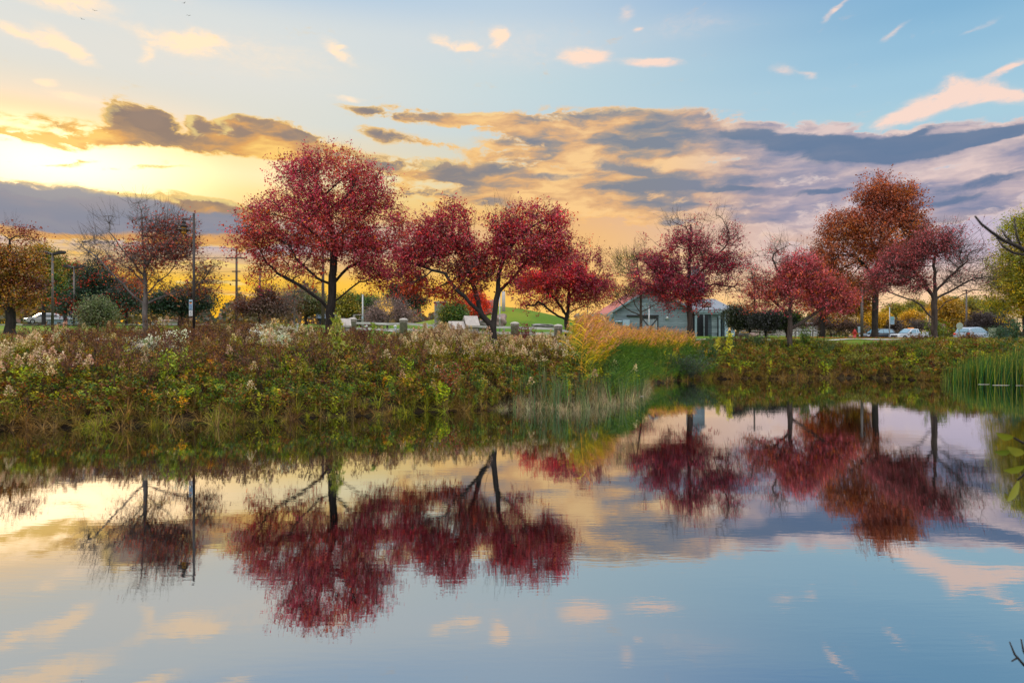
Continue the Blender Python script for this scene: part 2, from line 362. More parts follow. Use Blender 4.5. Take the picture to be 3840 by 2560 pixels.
def sst(x, a, b):
    t = np.clip((x-a)/(b-a), 0, 1); return t*t*(3-2*t)
def ground_z(x, y):
    x = np.asarray(x, float); y = np.asarray(y, float)
    s = inland(x, y)
    z = np.interp(s, [-6, -1.5, 0, 0.6, 2.0, 4.5, 8, 14, 24], [-1.6, -0.5, -0.03, 0.22, 0.75, 1.35, 1.72, 2.02, 2.2])
    left = 1-sst(x/np.maximum(y, 1), -0.30, 0.02)
    z = z + (1.25*sst(y, 34, 72)+.7*sst(y, 76, 112))*left*sst(s, 8, 20)
    hill = 5.0*np.exp(-((y-116)/13.0)**2)*np.where(x > -3, np.exp(-((x+3)/17.0)**2), np.exp(-((x+3)/11.0)**2))
    z = z + hill
    near = 4.0+0.25*np.sin(x*0.8)+0.0015*x*x - y       # near bank, where the photographer stands
    zn = np.interp(near, [-5, -1.0, 0, 0.7, 2.2, 5, 20], [-1.6, -0.5, -0.03, 0.35, 0.9, 1.15, 1.4])
    z = np.where(y < 9, np.maximum(zn, np.where(s > -3, z, -1.6)), z)
    z = z - 0.62*sst(y, 63, 72)*sst(x/np.maximum(y, 1), .46, .53)      # sunken parking lot
    far = sst(np.hypot(x, y), 160, 600)
    z = z + 2.0*far*(y > 0)
    z = z + (0.04*np.sin(x*1.1)*np.sin(y*0.9)+0.02*np.sin(x*2.7+y*1.9))*sst(np.abs(s), .3, 2)
    return z
GRASS_A, GRASS_B = (0.042, 0.098, 0.008, 1), (0.085, 0.165, 0.014, 1)
def ground_material():
    m, nt, out = new_mat('grass_and_earth'); L = nt.links.new
    b = N(nt, 'ShaderNodeBsdfPrincipled'); b.inputs['Roughness'].default_value = 0.9; b.inputs['Specular IOR Level'].default_value = 0.1
    g = N(nt, 'ShaderNodeNewGeometry')
    def noise(s, d):
        n = N(nt, 'ShaderNodeTexNoise'); n.inputs['Scale'].default_value = s; n.inputs['Detail'].default_value = d
        L(g.outputs['Position'], n.inputs['Vector']); return n
    n1, n2, n3 = noise(0.35, 4), noise(6.0, 6), noise(0.09, 3)
    def mixc(f, a, bb):
        n = N(nt, 'ShaderNodeMix', data_type='RGBA')
        if isinstance(f, float): n.inputs[0].default_value = f
        else: L(f, n.inputs[0])
        for i, v in ((6, a), (7, bb)):
            if isinstance(v, tuple): n.inputs[i].default_value = v
            else: L(v, n.inputs[i])
        return n.outputs[2]
    def sm(x, a, c):
        n = N(nt, 'ShaderNodeMapRange', interpolation_type='SMOOTHSTEP'); L(x, n.inputs[0]); n.inputs[1].default_value = a; n.inputs[2].default_value = c; return n.outputs[0]
    lawn = mixc(n2.outputs['Fac'], GRASS_A, GRASS_B)
    lawn = mixc(sm(n3.outputs['Fac'], .45, .7), lawn, (0.13, 0.17, 0.015, 1))
    earth = mixc(n2.outputs['Fac'], (0.012, 0.008, 0.005, 1), (0.034, 0.022, 0.012, 1))
    at = N(nt, 'ShaderNodeAttribute', attribute_name='wild')
    f = N(nt, 'ShaderNodeMath', operation='ADD'); L(at.outputs['Fac'], f.inputs[0])
    nn = N(nt, 'ShaderNodeMath', operation='MULTIPLY_ADD'); L(n1.outputs['Fac'], nn.inputs[0]); nn.inputs[1].default_value = .5; nn.inputs[2].default_value = -.25
    L(nn.outputs[0], f.inputs[1])
    c = mixc(sm(f.outputs[0], .35, .65), lawn, earth)
    L(c, b.inputs['Base Color'])
    bp = N(nt, 'ShaderNodeBump'); bp.inputs['Strength'].default_value = .6; bp.inputs['Distance'].default_value = .05
    L(n2.outputs['Fac'], bp.inputs['Height']); L(bp.outputs[0], b.inputs['Normal']); L(b.outputs[0], out.inputs['Surface'])
    return m
def build_ground():
    xs = np.concatenate([-np.geomspace(2200, 46, 26), np.linspace(-45, 45, 226), np.geomspace(46, 2200, 26)])
    ys = np.concatenate([-np.geomspace(300, 3, 12), np.linspace(-2.5, 14, 34), np.linspace(14.3, 50, 180), np.linspace(50.6, 150, 120), np.geomspace(152, 3200, 26)])
    X, Y = np.meshgrid(xs, ys); Z = ground_z(X, Y)
    nx, ny = len(xs), len(ys)
    V = np.stack([X.ravel(), Y.ravel(), Z.ravel()], 1)
    i = np.arange(nx*ny).reshape(ny, nx)
    F = np.stack([i[:-1, :-1].ravel(), i[:-1, 1:].ravel(), i[1:, 1:].ravel(), i[1:, :-1].ravel()], 1)
    o = np_mesh('ground', V, F, ground_material(), smooth=True)
    s = inland(X, Y).ravel()
    wild = np.clip(1-(s-wild_edge(X.ravel()))/2.0, 0, 1)
    a = o.data.attributes.new('wild', 'FLOAT', 'POINT'); a.data.foreach_set('value', wild.astype(np.float32))
    tag(o, kind='structure')
def wild_edge(x):
    """how far inland the uncut meadow reaches"""
    return np.interp(x, [-60, -8, 2, 6, 9, 12, 30, 60], [19, 15, 15, 11, 9.5, 9.0, 8.0, 8.0])
build_ground()
def build_water():
    m, nt, out = new_mat('pond_water'); L = nt.links.new
    g = N(nt, 'ShaderNodeNewGeometry')
    def wave(scale, stretch, det, w):
        mp = N(nt, 'ShaderNodeMapping'); mp.inputs['Scale'].default_value = stretch; mp.inputs['Rotation'].default_value = (0, 0, R(8*w))
        L(g.outputs['Position'], mp.inputs[0])
        n = N(nt, 'ShaderNodeTexNoise'); n.inputs['Scale'].default_value = scale; n.inputs['Detail'].default_value = det; n.inputs['Roughness'].default_value = .5
        L(mp.outputs[0], n.inputs['Vector']); return n.outputs['Fac']
    a, b, c = wave(1.5, (.45, 1.6, 1), 3, 1), wave(8.5, (.38, 1.7, 1), 3, -1), wave(.12, (1, 1.5, 1), 2, 0)
    s1 = N(nt, 'ShaderNodeMath', operation='MULTIPLY'); L(a, s1.inputs[0]); s1.inputs[1].default_value = .0010
    s2 = N(nt, 'ShaderNodeMath', operation='MULTIPLY_ADD'); L(b, s2.inputs[0]); s2.inputs[1].default_value = .00036; L(s1.outputs[0], s2.inputs[2])
    # ruffled and calm patches
    r = N(nt, 'ShaderNodeMapRange', interpolation_type='SMOOTHSTEP'); L(c, r.inputs[0]); r.inputs[1].default_value = .35; r.inputs[2].default_value = .65; r.inputs[3].default_value = .45; r.inputs[4].default_value = 1.3
    h = N(nt, 'ShaderNodeMath', operation='MULTIPLY'); L(s2.outputs[0], h.inputs[0]); L(r.outputs[0], h.inputs[1])
    bp = N(nt, 'ShaderNodeBump'); bp.inputs['Strength'].default_value = 1.0; bp.inputs['Distance'].default_value = 1.0; L(h.outputs[0], bp.inputs['Height'])
    gl = N(nt, 'ShaderNodeBsdfGlossy'); gl.inputs['Roughness'].default_value = .008; gl.inputs['Color'].default_value = (.90, .93, .97, 1); L(bp.outputs[0], gl.inputs['Normal'])
    df = N(nt, 'ShaderNodeBsdfDiffuse'); df.inputs['Color'].default_value = (.0016, .0028, .0034, 1)
    fr = N(nt, 'ShaderNodeFresnel'); fr.inputs['IOR'].default_value = 1.6; L(bp.outputs[0], fr.inputs['Normal'])
    f = N(nt, 'ShaderNodeMapRange'); L(fr.outputs[0], f.inputs[0]); f.inputs[1].default_value = 0.05; f.inputs[2].default_value = .65; f.inputs[3].default_value = .55; f.inputs[4].default_value = .94
    mx = N(nt, 'ShaderNodeMixShader'); L(f.outputs[0], mx.inputs[0]); L(df.outputs[0], mx.inputs[1]); L(gl.outputs[0], mx.inputs[2]); L(mx.outputs[0], out.inputs['Surface'])
    mb = MB(); mb.add([(-95, 0, 0), (95, 0, 0), (95, 44, 0), (-95, 44, 0)], [(0, 1, 2, 3)])
    tag(mb.build('water', m), kind='structure')
build_water()
# ---------------------------------------------------------------- trees
BARK = principled('bark', (0.050, 0.036, 0.028, 1), .9, var=.45, scale=9, bump=.6, stretch=(1, 1, .25))
BARK_GREY = principled('bark_grey', (0.11, 0.095, 0.085, 1), .9, var=.4, scale=9, bump=.5, stretch=(1, 1, .25))
BARK_DARK = principled('bark_dark', (0.022, 0.017, 0.014, 1), .9, var=.4, scale=9, bump=.6, stretch=(1, 1, .25))
LEAF = leaf_mat('autumn_leaves', .45, .05, .45)
GREENLEAF = leaf_mat('green_leaves', .35, .04, .5)
def tubes(P0, P1, R0, R1, k=5):
    """tapered tubes between point pairs, as arrays"""
    d = P1-P0; ln = np.linalg.norm(d, axis=1, keepdims=True); d = d/np.maximum(ln, 1e-6)
    up = np.where(np.abs(d[:, 2:3]) > .9, np.array([[1., 0, 0]]), np.array([[0, 0, 1.]]))
    u = np.cross(d, up); u /= np.maximum(np.linalg.norm(u, axis=1, keepdims=True), 1e-6); w = np.cross(d, u)
    t = np.arange(k)*2*np.pi/k
    ring = u[:, None]*np.cos(t)[None, :, None]+w[:, None]*np.sin(t)[None, :, None]
    A = P0[:, None]+ring*R0[:, None, None]; B = P1[:, None]+ring*R1[:, None, None]
    V = np.concatenate([A, B], 1).reshape(-1, 3); n = len(P0)
    base = (np.arange(n)*2*k)[:, None]; j = np.arange(k)
    F = np.stack([base+j, base+(j+1) % k, base+k+(j+1) % k, base+k+j], 2).reshape(-1, 4)
    return V, F
def leaf_quads(C, size, rg, droop=0.3, aspect=0.62):
    """one kite-shaped leaf per centre, turned at random"""
    n = len(C)
    a = rg.normal(size=(n, 3)); a[:, 2] -= droop; a /= np.linalg.norm(a, axis=1, keepdims=True)
    b = rg.normal(size=(n, 3)); b -= a*(a*b).sum(1, keepdims=True); b /= np.linalg.norm(b, axis=1, keepdims=True)
    s = (size*(.55+1.0*rg.uniform(0, 1, n)**1.3))[:, None]
    V = np.stack([C-a*s*.5, C+b*s*aspect*.5-a*s*.05, C+a*s*.5, C-b*s*aspect*.5-a*s*.05], 1).reshape(-1, 3)
    F = (np.arange(n)[:, None]*4+np.arange(4))
    return V, F
def clumpy(p, sc, ph):
    return (np.sin(p[:, 0]*sc+ph)+np.sin(p[:, 1]*sc*1.1+ph*2)+np.sin(p[:, 2]*sc*1.25+ph*3)+np.sin((p[:, 0]+p[:, 2])*sc*.6+ph))/4
def grow(skel, srad, attr, step, kill, maxit, rg):
    """space colonisation: branches reach for the attraction points"""
    pos = []; par = []
    for line, start in skel:
        prev = start
        for q in line:
            pos.append(q); par.append(prev if prev is not None else -1); prev = len(pos)-1
    nsk = len(pos)
    cap = nsk+maxit*900
    PN = np.zeros((cap, 3)); PN[:nsk] = pos; n = nsk; par = list(par)
    A = attr.copy(); alive = np.ones(len(A), bool)
    dm = np.full(len(A), 1e9); nn = np.zeros(len(A), int)
    def upd(lo, hi):
        idx = np.where(alive)[0]
        for c0 in range(lo, hi, 400):
            c1 = min(hi, c0+400)
            D = np.linalg.norm(A[idx][:, None]-PN[None, c0:c1], axis=2); k = D.argmin(1); d = D[np.arange(len(idx)), k]
            better = d < dm[idx]; dm[idx[better]] = d[better]; nn[idx[better]] = c0+k[better]
    upd(0, n)
    for it in range(maxit):
        idx = np.where(alive)[0]
        if not len(idx): break
        dirs = A[idx]-PN[nn[idx]]; dirs /= np.maximum(np.linalg.norm(dirs, axis=1, keepdims=True), 1e-6)
        acc = np.zeros((n, 3)); np.add.at(acc, nn[idx], dirs)
        src = np.unique(nn[idx]); v = acc[src]; v /= np.maximum(np.linalg.norm(v, axis=1, keepdims=True), 1e-3)
        v += rg.normal(size=v.shape)*.12; v /= np.linalg.norm(v, axis=1, keepdims=True)
        m = len(src)
        if n+m > cap: break
        PN[n:n+m] = PN[src]+v*step; par += list(src); lo = n; n += m
        upd(lo, n)
        alive &= ~(dm < kill)
    return PN[:n], np.array(par), nsk, nn
def make_tree(name, label, cat, d, lobes, skel, trunk_r, n_attr, leaves, leaf, pal, T=lambda x, y: (x, y), group=None, bark=None, step=.32, seed=1,
              depth=.85, spray=.62, clump=(2.9, -.16), lmat=None, droop=.3, sink=.3, cluster=.11, tipr=.006, up=.45, dz=None):
    """lobes: (x, y, rx, ry, leafiness, palette index) in photo-crop units, skel: list of polylines in the same units (first point = root)"""
    rg = np.random.default_rng(seed)
    px0, py0 = T(*skel[0][0][:2]); root = P(px0, py0, d)
    gz = float(ground_z(root.x, d)); base = Vector((root.x, d, gz))
    B = np.array(base)
    sc = d/FP
    t1 = T(1, 1); t0 = T(0, 0); ks = (t1[0]-t0[0])
    def W(x, y, off=0.): px, py = T(x, y); v = P(px, py, d); return np.array([v.x, d+off, v.z])
    # attraction points in the lobes
    L_ = []; 
    vols = np.array([l[2]*l[3]*min(l[2], l[3]*1.5)*max(l[4], .30) for l in lobes]); vols = vols**.86/np.sum(vols**.86)
    for l, vv in zip(lobes, vols):
        c = W(l[0], l[1]); rx, rz = l[2]*ks*sc, l[3]*ks*sc; ry = (rx*.6+rz*.4)*depth
        k = max(6, int(n_attr*vv*1.9))
        q = rg.normal(size=(k, 3)); q /= np.linalg.norm(q, axis=1, keepdims=True); q *= (rg.uniform(0.12, 1, k)**.40)[:, None]
        q *= (1+.26*clumpy(q*3, 2.3, seed+l[0]*.1)+.16*clumpy(q*3, 5.1, seed+l[1]*.1))[:, None]
        p = c+q*np.array([rx, ry, rz])*1.02
        p += rg.normal(size=p.shape)*.17*rx*np.array([1, 1, .8])
        offs = rg.uniform(-.35, .35)*rx
        p[:, 1] += offs
        keep = clumpy(p, clump[0], seed) > clump[1] - .25*(l[4] > .9)
        p = p[keep]; L_.append(np.column_stack([p, np.full(len(p), l[4]), np.full(len(p), l[5])]))
    A = np.concatenate(L_); 
    A = A[A[:, 2] > gz+.35]
    if len(A) > n_attr*1.5: A = A[rg.permutation(len(A))[:int(n_attr*1.5)]]
    # starting skeleton
    sk = []; idx = {}
    cnt = 0; all_pts = []
    for li, line in enumerate(skel):
        pts = [W(q[0], q[1], (q[2] if len(q) > 2 else 0.)) for q in line]
        if li == 0: pts[0] = np.array([base.x, d, gz-sink])
        start = None
        if li > 0:
            D = [np.linalg.norm(pts[0]-q) for q in all_pts]; start = int(np.argmin(D)); pts = pts[1:] if D[start] < .6 else pts
        dens = []
        prev = all_pts[start] if start is not None else None
        for q in pts:
            if prev is not None:
                m = max(1, int(np.linalg.norm(q-prev)/step))
                for t in range(1, m+1): dens.append(prev+(q-prev)*t/m + (rg.normal(size=3)*.025 if t < m else 0))
            else: dens.append(q)
            prev = q
        sk.append((dens, start)); all_pts += dens
    PN, par, nsk, nn = grow(sk, None, A[:, :3], step, step*1.25, 70, rg)
    n = len(PN)
    # pipe-model radii
    ch = np.zeros(n); r = np.zeros(n); ex = 2.25
    for i in range(n-1, -1, -1):
        if r[i] == 0: r[i] = tipr**ex
        if par[i] >= 0: r[par[i]] += r[i]
    r = r**(1/ex)
    r *= 1.0
    k = trunk_r/r[0]
    r = tipr+(r-tipr)*(trunk_r-tipr)/(r[0]-tipr)
    hz = PN[:, 2]-gz
    r = np.where((np.arange(n) < len(sk[0][0])) & (hz < .5), r*(1+.5*(1-np.clip(hz/.5, 0, 1))**2), r)
    e = np.where(par >= 0)[0]; e = e[np.linalg.norm(PN[e]-PN[par[e]], axis=1) < step*4]
    r0 = np.minimum(r[par[e]], r[e]*1.35); big = r[e] > .03
    main = np.zeros(len(e), bool); main[:] = e < len(sk[0][0]); r0 = np.where(main, r[par[e]], r0)
    ov = (PN[e]-PN[par[e]])*.06
    V1, F1 = tubes((PN[par[e]]-ov)[big], (PN[e]+ov)[big], r0[big], r[e][big], 8)
    V2, F2 = tubes((PN[par[e]])[~big], (PN[e])[~big], r0[~big], r[e][~big], 4)
    # twigs: node -> attraction point -> a little beyond
    a = A[:, :3]; nd = PN[nn]; dv = a-nd; far = np.linalg.norm(dv, axis=1)
    ok = far < step*3.5
    a_, nd_, dv_ = a[ok], nd[ok], dv[ok]/np.maximum(far[ok], 1e-3)[:, None]
    ctr = A[:, :3].mean(0); outv = a_-ctr; outv /= np.linalg.norm(outv, axis=1, keepdims=True)
    out2 = dv_*.5+outv*.6+np.array([0, 0, up])+rg.normal(size=a_.shape)*.35; out2 /= np.linalg.norm(out2, axis=1, keepdims=True)
    lf = A[ok, 3]
    tip = a_+out2*(spray*rg.uniform(.5, 1.5, len(a_))*(1.5-.8*np.clip(lf, 0, 1)))[:, None]
    Vt, Ft = tubes(nd_, a_, np.full(len(a_), tipr), np.full(len(a_), tipr*.8), 3)
    Vu, Fu = tubes(a_, tip, np.full(len(a_), tipr*.8), np.full(len(a_), tipr*.35), 3)
    s2 = rg.normal(size=a_.shape)*.5+out2; s2 /= np.linalg.norm(s2, axis=1, keepdims=True)
    Vw, Fw = tubes(a_*.6+tip*.4, a_*.6+tip*.4+s2*spray*.7, np.full(len(a_), tipr*.6), np.full(len(a_), tipr*.3), 3)
    V = np.concatenate([V1, V2, Vt, Vu, Vw]); off = np.cumsum([0, len(V1), len(V2), len(Vt), len(Vu)])
    F = np.concatenate([F1+off[0], F2+off[1], Ft+off[2], Fu+off[3], Fw+off[4]])
    root_o = thing(name, base, label, cat, group)
    np_mesh('trunk', V-B, F, bark or BARK, root_o, smooth=True)
    # leaves
    w = np.clip(lf, 0, 1.3)**.65; w = w*(rg.uniform(size=len(w)) < np.clip(lf*1.15+.02, 0, 1))
    leaves = int(leaves*1.08); leaf *= .74
    if w.sum() > 0 and leaves:
        pick = rg.choice(len(a_), leaves, p=w/w.sum()); t = rg.uniform(-.15, 1.02, leaves)[:, None]
        C = a_[pick]*(1-t)+tip[pick]*t+rg.normal(size=(leaves, 3))*cluster*np.array([1, 1, .75])
        V, F = leaf_quads(C, leaf, rg, droop)
        palA = [np.array([lin(*c)[:3] for c in pp]) for pp in pal]
        pi = A[ok, 4].astype(int)[pick]
        if len(palA) > 1:      # every twig may carry a second colour, more often low in the crown
            hz_ = (a_[:, 2]-a_[:, 2].min())/max(np.ptp(a_[:, 2]), .1); sw = rg.uniform(size=len(a_)) < .40*(1-hz_)**1.3+.08
            pi = np.where(sw[pick], rg.integers(0, len(palA), len(a_))[pick], pi)
        tw = rg.normal(size=len(a_)); tone = (clumpy(C, 1.3, seed*1.7)*.45+.5+rg.normal(size=leaves)*.16+tw[pick]*.2).clip(0, .999); tb_ = np.exp(.30*rg.normal(size=len(a_)))
        colr = np.zeros((leaves, 3))
        for k_, pp in enumerate(palA):
            s_ = pi == k_
            if s_.any():
                f = tone[s_]*(len(pp)-1); i0 = f.astype(int); fr = (f-i0)[:, None]; colr[s_] = pp[i0]*(1-fr)+pp[np.minimum(i0+1, len(pp)-1)]*fr
        colr = vivid(colr, 1.03)*(1.12 if lmat is None else 1.0)*rg.uniform(.86, 1.14, leaves)[:, None]*tb_[pick][:, None]
        np_mesh('crown', V-B, F, lmat or LEAF, root_o, col=np.repeat(colr, 4, 0))
    return root_o
C1 = lambda x, y: (x/2.45, 750+y/2.45)
C2 = lambda x, y: (850+x/2.0906, 550+y/2.0906)
C3 = lambda x, y: (1550+x/2.613, 740+y/2.613)
C4 = lambda x, y: (2200+x/2.613, 740+y/2.613)
C5 = lambda x, y: (2940+x/2.24, 640+y/2.24)
RED = [(164, 42, 62), (192, 68, 88), (160, 46, 48), (176, 72, 40)]
REDO = [(172, 40, 34), (205, 66, 26), (150, 30, 36), (190, 70, 30)]
CRIM = [(178, 30, 40), (200, 40, 44), (150, 26, 60), (220, 60, 40)]
PURP = [(150, 34, 66), (126, 30, 54), (172, 50, 70), (120, 26, 40)]
PINK = [(176, 66, 78), (190, 84, 88), (160, 56, 60), (186, 86, 50)]
ORNG = [(196, 92, 26), (176, 70, 26), (206, 112, 30), (150, 60, 30)]
OAK = [(150, 72, 44), (128, 56, 36), (168, 86, 40), (180, 104, 34)]
BRWN = [(110, 56, 36), (84, 42, 32), (130, 66, 34)]
GOLD = [(214, 160, 26), (196, 146, 30), (170, 134, 30), (150, 132, 34)]
OLIV = [(120, 116, 34), (150, 138, 30), (92, 104, 34), (170, 140, 34)]
GRN = [(52, 84, 34), (72, 108, 36), (94, 124, 40), (40, 66, 30)]
DKG = [(26, 52, 34), (36, 66, 38), (20, 42, 28), (46, 74, 36)]
GREY = [(120, 92, 80), (140, 112, 100), (96, 74, 62)]
MAPLES = 'maples along the far bank of the pond'
def build_trees():
    make_tree('maple_tree', 'tallest broad crimson maple with domed crown, beside the double-lobed red maple', 'tree', 31.5,
        [(760,330,330,250,1.1,0),(1080,350,230,180,1,0),(660,150,130,100,.9,0),(400,640,260,190,1.1,0),(230,830,190,140,1,0),(1150,620,260,200,1.1,0),(1200,880,230,170,1.1,0),(760,700,350,230,1.1,0),
         (470,960,280,100,1,3),(1230,1040,170,80,1,1),(400,430,110,120,.8,0),(930,890,260,120,.9,1),(520,140,120,80,.7,0),(1240,260,70,60,.8,0),(240,500,70,60,.7,0),(130,1010,60,50,.5,3),(1380,690,60,80,.7,0),(660,1080,120,50,.4,3),(1080,1150,90,40,.5,0)],
        [[(808,1380),(808,1290),(822,1230),(828,1080),(838,900),(835,740),(800,560),(760,380)],[(808,1270),(740,1200,-.2),(650,1130,-.4),(540,1060,-.5),(430,1000,-.6)],[(825,1230),(880,1175,.3),(950,1110,.4),(1020,1050,.6)],
         [(828,1050),(930,940,.5),(1080,860,.8)],[(825,1100),(740,1040,-.6),(600,900,-1.)],[(838,850),(640,640,-.4)],[(838,780),(1000,560,.6)]],
        .21, 2500, 46000, .125, [RED, [(150, 42, 60), (150, 56, 40), (170, 80, 30)], ORNG, [(160, 50, 50), (176, 80, 26), (150, 90, 26)]], C2, MAPLES, BARK_DARK, seed=3)
    make_tree('maple_tree', 'multi-stemmed red maple with two crown lobes and a forked leaning trunk', 'tree', 29.0,
        [(400,190,190,130,.8,0),(260,420,320,190,1.1,0),(60,680,260,170,1,0),(150,900,290,100,1.1,1),(580,720,230,160,1.2,2),(480,940,180,70,1.1,1),
         (1150,240,320,150,.95,0),(1380,280,120,120,.9,0),(880,400,220,180,1,0),(1250,470,280,180,1,0),(1000,700,280,160,.75,0),(1020,850,170,90,.7,0),(60,330,60,80,.5,0),(640,330,60,100,.7,0),(850,170,130,90,.05,0),(1300,130,100,60,.3,0),(620,480,210,160,.9,0),(640,340,110,110,.7,0),(760,560,190,150,.9,0),(780,420,130,130,.8,0),(1180,620,200,160,.8,0),(820,300,120,130,.5,0),(1420,560,120,120,.9,0),(-60,560,90,80,.9,0)],
        [[(772,1400),(775,1290),(790,1200),(805,1080),(832,930),(835,760),(900,560),(1050,380)],[(775,1290),(735,1220,-.1),(640,1110,-.3),(560,1040,-.5),(450,930,-.6),(330,760,-.7)],[(700,1190,-.2),(650,1090,-.1),(622,980,0),(560,760,0),(420,450,0)],
         [(775,1215),(730,1130,.2),(705,1030,.3),(690,900,.4)],[(826,930),(960,800,.5),(1150,560,.5)],[(690,1080,.1),(660,1020,.2),(600,900,.3)]],
        .17, 2300, 38000, .12, [[(160, 34, 42), (176, 44, 54), (140, 34, 60), (190, 60, 36)], [(186, 66, 26), (150, 50, 26), (200, 90, 30)], [(100, 44, 32), (130, 50, 38), (84, 38, 30)]], C3, MAPLES, BARK_DARK, seed=8, spray=.4)
    make_tree('maple_tree', 'scarlet maple behind the rail fence with bright orange-red left side', 'tree', 56.0,
        [(1400,800,340,150,1.2,0),(1180,880,170,110,1.2,1),(1560,640,230,140,.8,2),(1780,640,130,110,.55,3),(1570,830,310,140,1.1,2),(1750,900,200,110,1,2),(1180,1050,180,50,1,2),(1680,480,80,60,.6,3),(1820,540,60,60,.5,3),(1650,1010,260,70,1,4),(1400,1000,200,70,.9,2),(1850,760,90,100,.5,2)],
        [[(1500,1340),(1502,1200),(1515,1080),(1525,930),(1540,760)],[(1495,1195),(1420,1165,-.2),(1350,1120,-.4),(1270,1050,-.5)],[(1510,1150),(1400,1020,-.6),(1300,930,-.8)],[(1518,1150),(1580,1100,.3),(1680,1060,.6)],[(1520,1000),(1680,800,.5)]],
        .20, 1900, 30000, .17, [CRIM, [(200, 40, 36), (220, 66, 24), (180, 40, 40)], PURP, [(110, 60, 30), (140, 50, 50)], [(150, 60, 34), (130, 44, 44), (170, 80, 40)]], C3, MAPLES, BARK_DARK, seed=5)
    make_tree('young_maple_tree', 'half-bare young maple standing against the blue-grey barn wall', 'tree', 72.0,
        [(400,700,140,130,.35,1),(330,900,130,110,.45,2),(560,650,110,90,.6,0),(470,930,150,80,.6,0),(650,1030,130,50,.3,0),(480,560,60,80,.1,1),(300,1010,90,50,.3,2),(330,620,60,70,.15,1)],
        [[(533,1345),(531,1160),(530,1050),(528,850),(500,700)],[(528,1150),(440,1120),(360,1060),(300,1000)],[(528,1120),(470,1050),(460,980)],[(531,1130),(600,1090),(690,1040),(720,1010)]],
        .15, 900, 4200, .17, [PURP, OLIV, ORNG], C4, MAPLES, BARK, seed=15, spray=.8, tipr=.012)
    make_tree('maple_tree', 'dark crimson maple in front of the barn porch with thin bare top', 'tree', 47.0,
        [(1020,270,140,110,.5,0),(950,500,190,140,1,0),(700,800,250,130,1.25,0),(620,590,100,100,.65,0),(590,450,50,60,.5,0),(1250,500,250,140,.6,0),(1420,370,100,100,.7,0),(1400,640,180,130,.75,0),(1180,660,200,120,.8,0),(800,640,200,120,.9,0),(950,830,340,130,1.2,0),(960,990,220,100,1.2,1),
         (1300,830,240,120,.55,0),(1440,900,140,60,.3,0),(850,290,110,110,.03,0),(1260,280,140,110,.03,0),(1200,1000,140,60,.6,1),(860,1080,90,40,1,1)],
        [[(1005,1440),(1010,1290),(1012,1190),(1005,1050),(1000,900),(1005,700),(1015,420)],[(1012,1200),(1060,1150,-.2),(1110,1100,-.3),(1200,1010,-.4)],[(1000,980),(880,900),(740,820)],[(1005,850),(1200,650,.5),(1380,480,.6)],[(1003,900),(1250,850),(1450,880)]],
        .20, 2300, 27000, .14, [PURP, [(170, 40, 50), (200, 70, 50), (150, 34, 60)]], C4, MAPLES, BARK, seed=21, spray=.6, tipr=.009)
    make_tree('maple_tree', 'rose-red spreading maple left of the tall rust-brown oak, upper left thinly leaved', 'tree', 43.5,
        [(2060,690,190,130,1,0),(1800,640,170,150,.45,0),(1690,800,150,130,.5,0),(2150,860,280,150,1.15,0),(1850,940,280,130,1,0),(2380,900,130,110,1.1,0),(1680,1080,150,50,.9,1),(2360,1040,230,90,1.15,0),(1950,500,110,70,.04,0),(2120,480,90,60,.12,0),(1650,950,110,80,.35,0),(2000,800,120,100,1,1),(2520,980,150,80,1,0),(1800,480,60,60,.04,0)],
        [[(1990,1560),(1988,1420),(1995,1290),(1990,1150),(2000,1030),(2008,850),(2010,700)],[(2010,1290),(2075,1240,-.2),(2160,1170,-.4),(2250,1100,-.5),(2400,1030,-.6)],[(1990,1180),(1900,1080),(1780,960),(1650,880)],[(2000,1000),(1900,750),(1820,600)]],
        .18, 2200, 30000, .13, [PINK, ORNG], C4, MAPLES, BARK, seed=33, spray=.55, tipr=.008)
    make_tree('oak_tree', 'tall rust-brown oak with pointed crown and stout dark trunk', 'tree', 61.0,
        [(860,120,120,90,1,0),(700,270,130,140,1,0),(860,290,190,170,1.1,0),(1010,290,160,160,1,0),(1100,440,90,120,1,0),(500,480,180,140,1.1,0),(380,640,140,110,1,1),(800,530,290,210,1.1,0),(1140,560,140,90,1,0),(580,780,320,140,1.1,1),(950,700,190,130,1,0),(350,840,130,110,1,1),(640,960,170,70,1,1),(640,110,40,60,.8,0),(1050,170,60,70,.8,0),(1180,360,40,70,.7,0)],
        [[(760,1420),(763,1200),(768,1040),(780,860),(792,700),(820,520),(850,320)],[(775,930),(680,820,-.4),(560,720,-.6)],[(785,850),(900,760,.4),(1000,690,.6)],[(795,700),(700,520),(650,360)],[(810,600),(960,460),(1050,360)]],
        .27, 2600, 44000, .21, [OAK, [(170, 90, 36), (140, 66, 36), (190, 120, 34)]], C5, None, BARK_DARK, seed=41, step=.45, spray=.7, cluster=.20, clump=(1.9, -.08), tipr=.009)
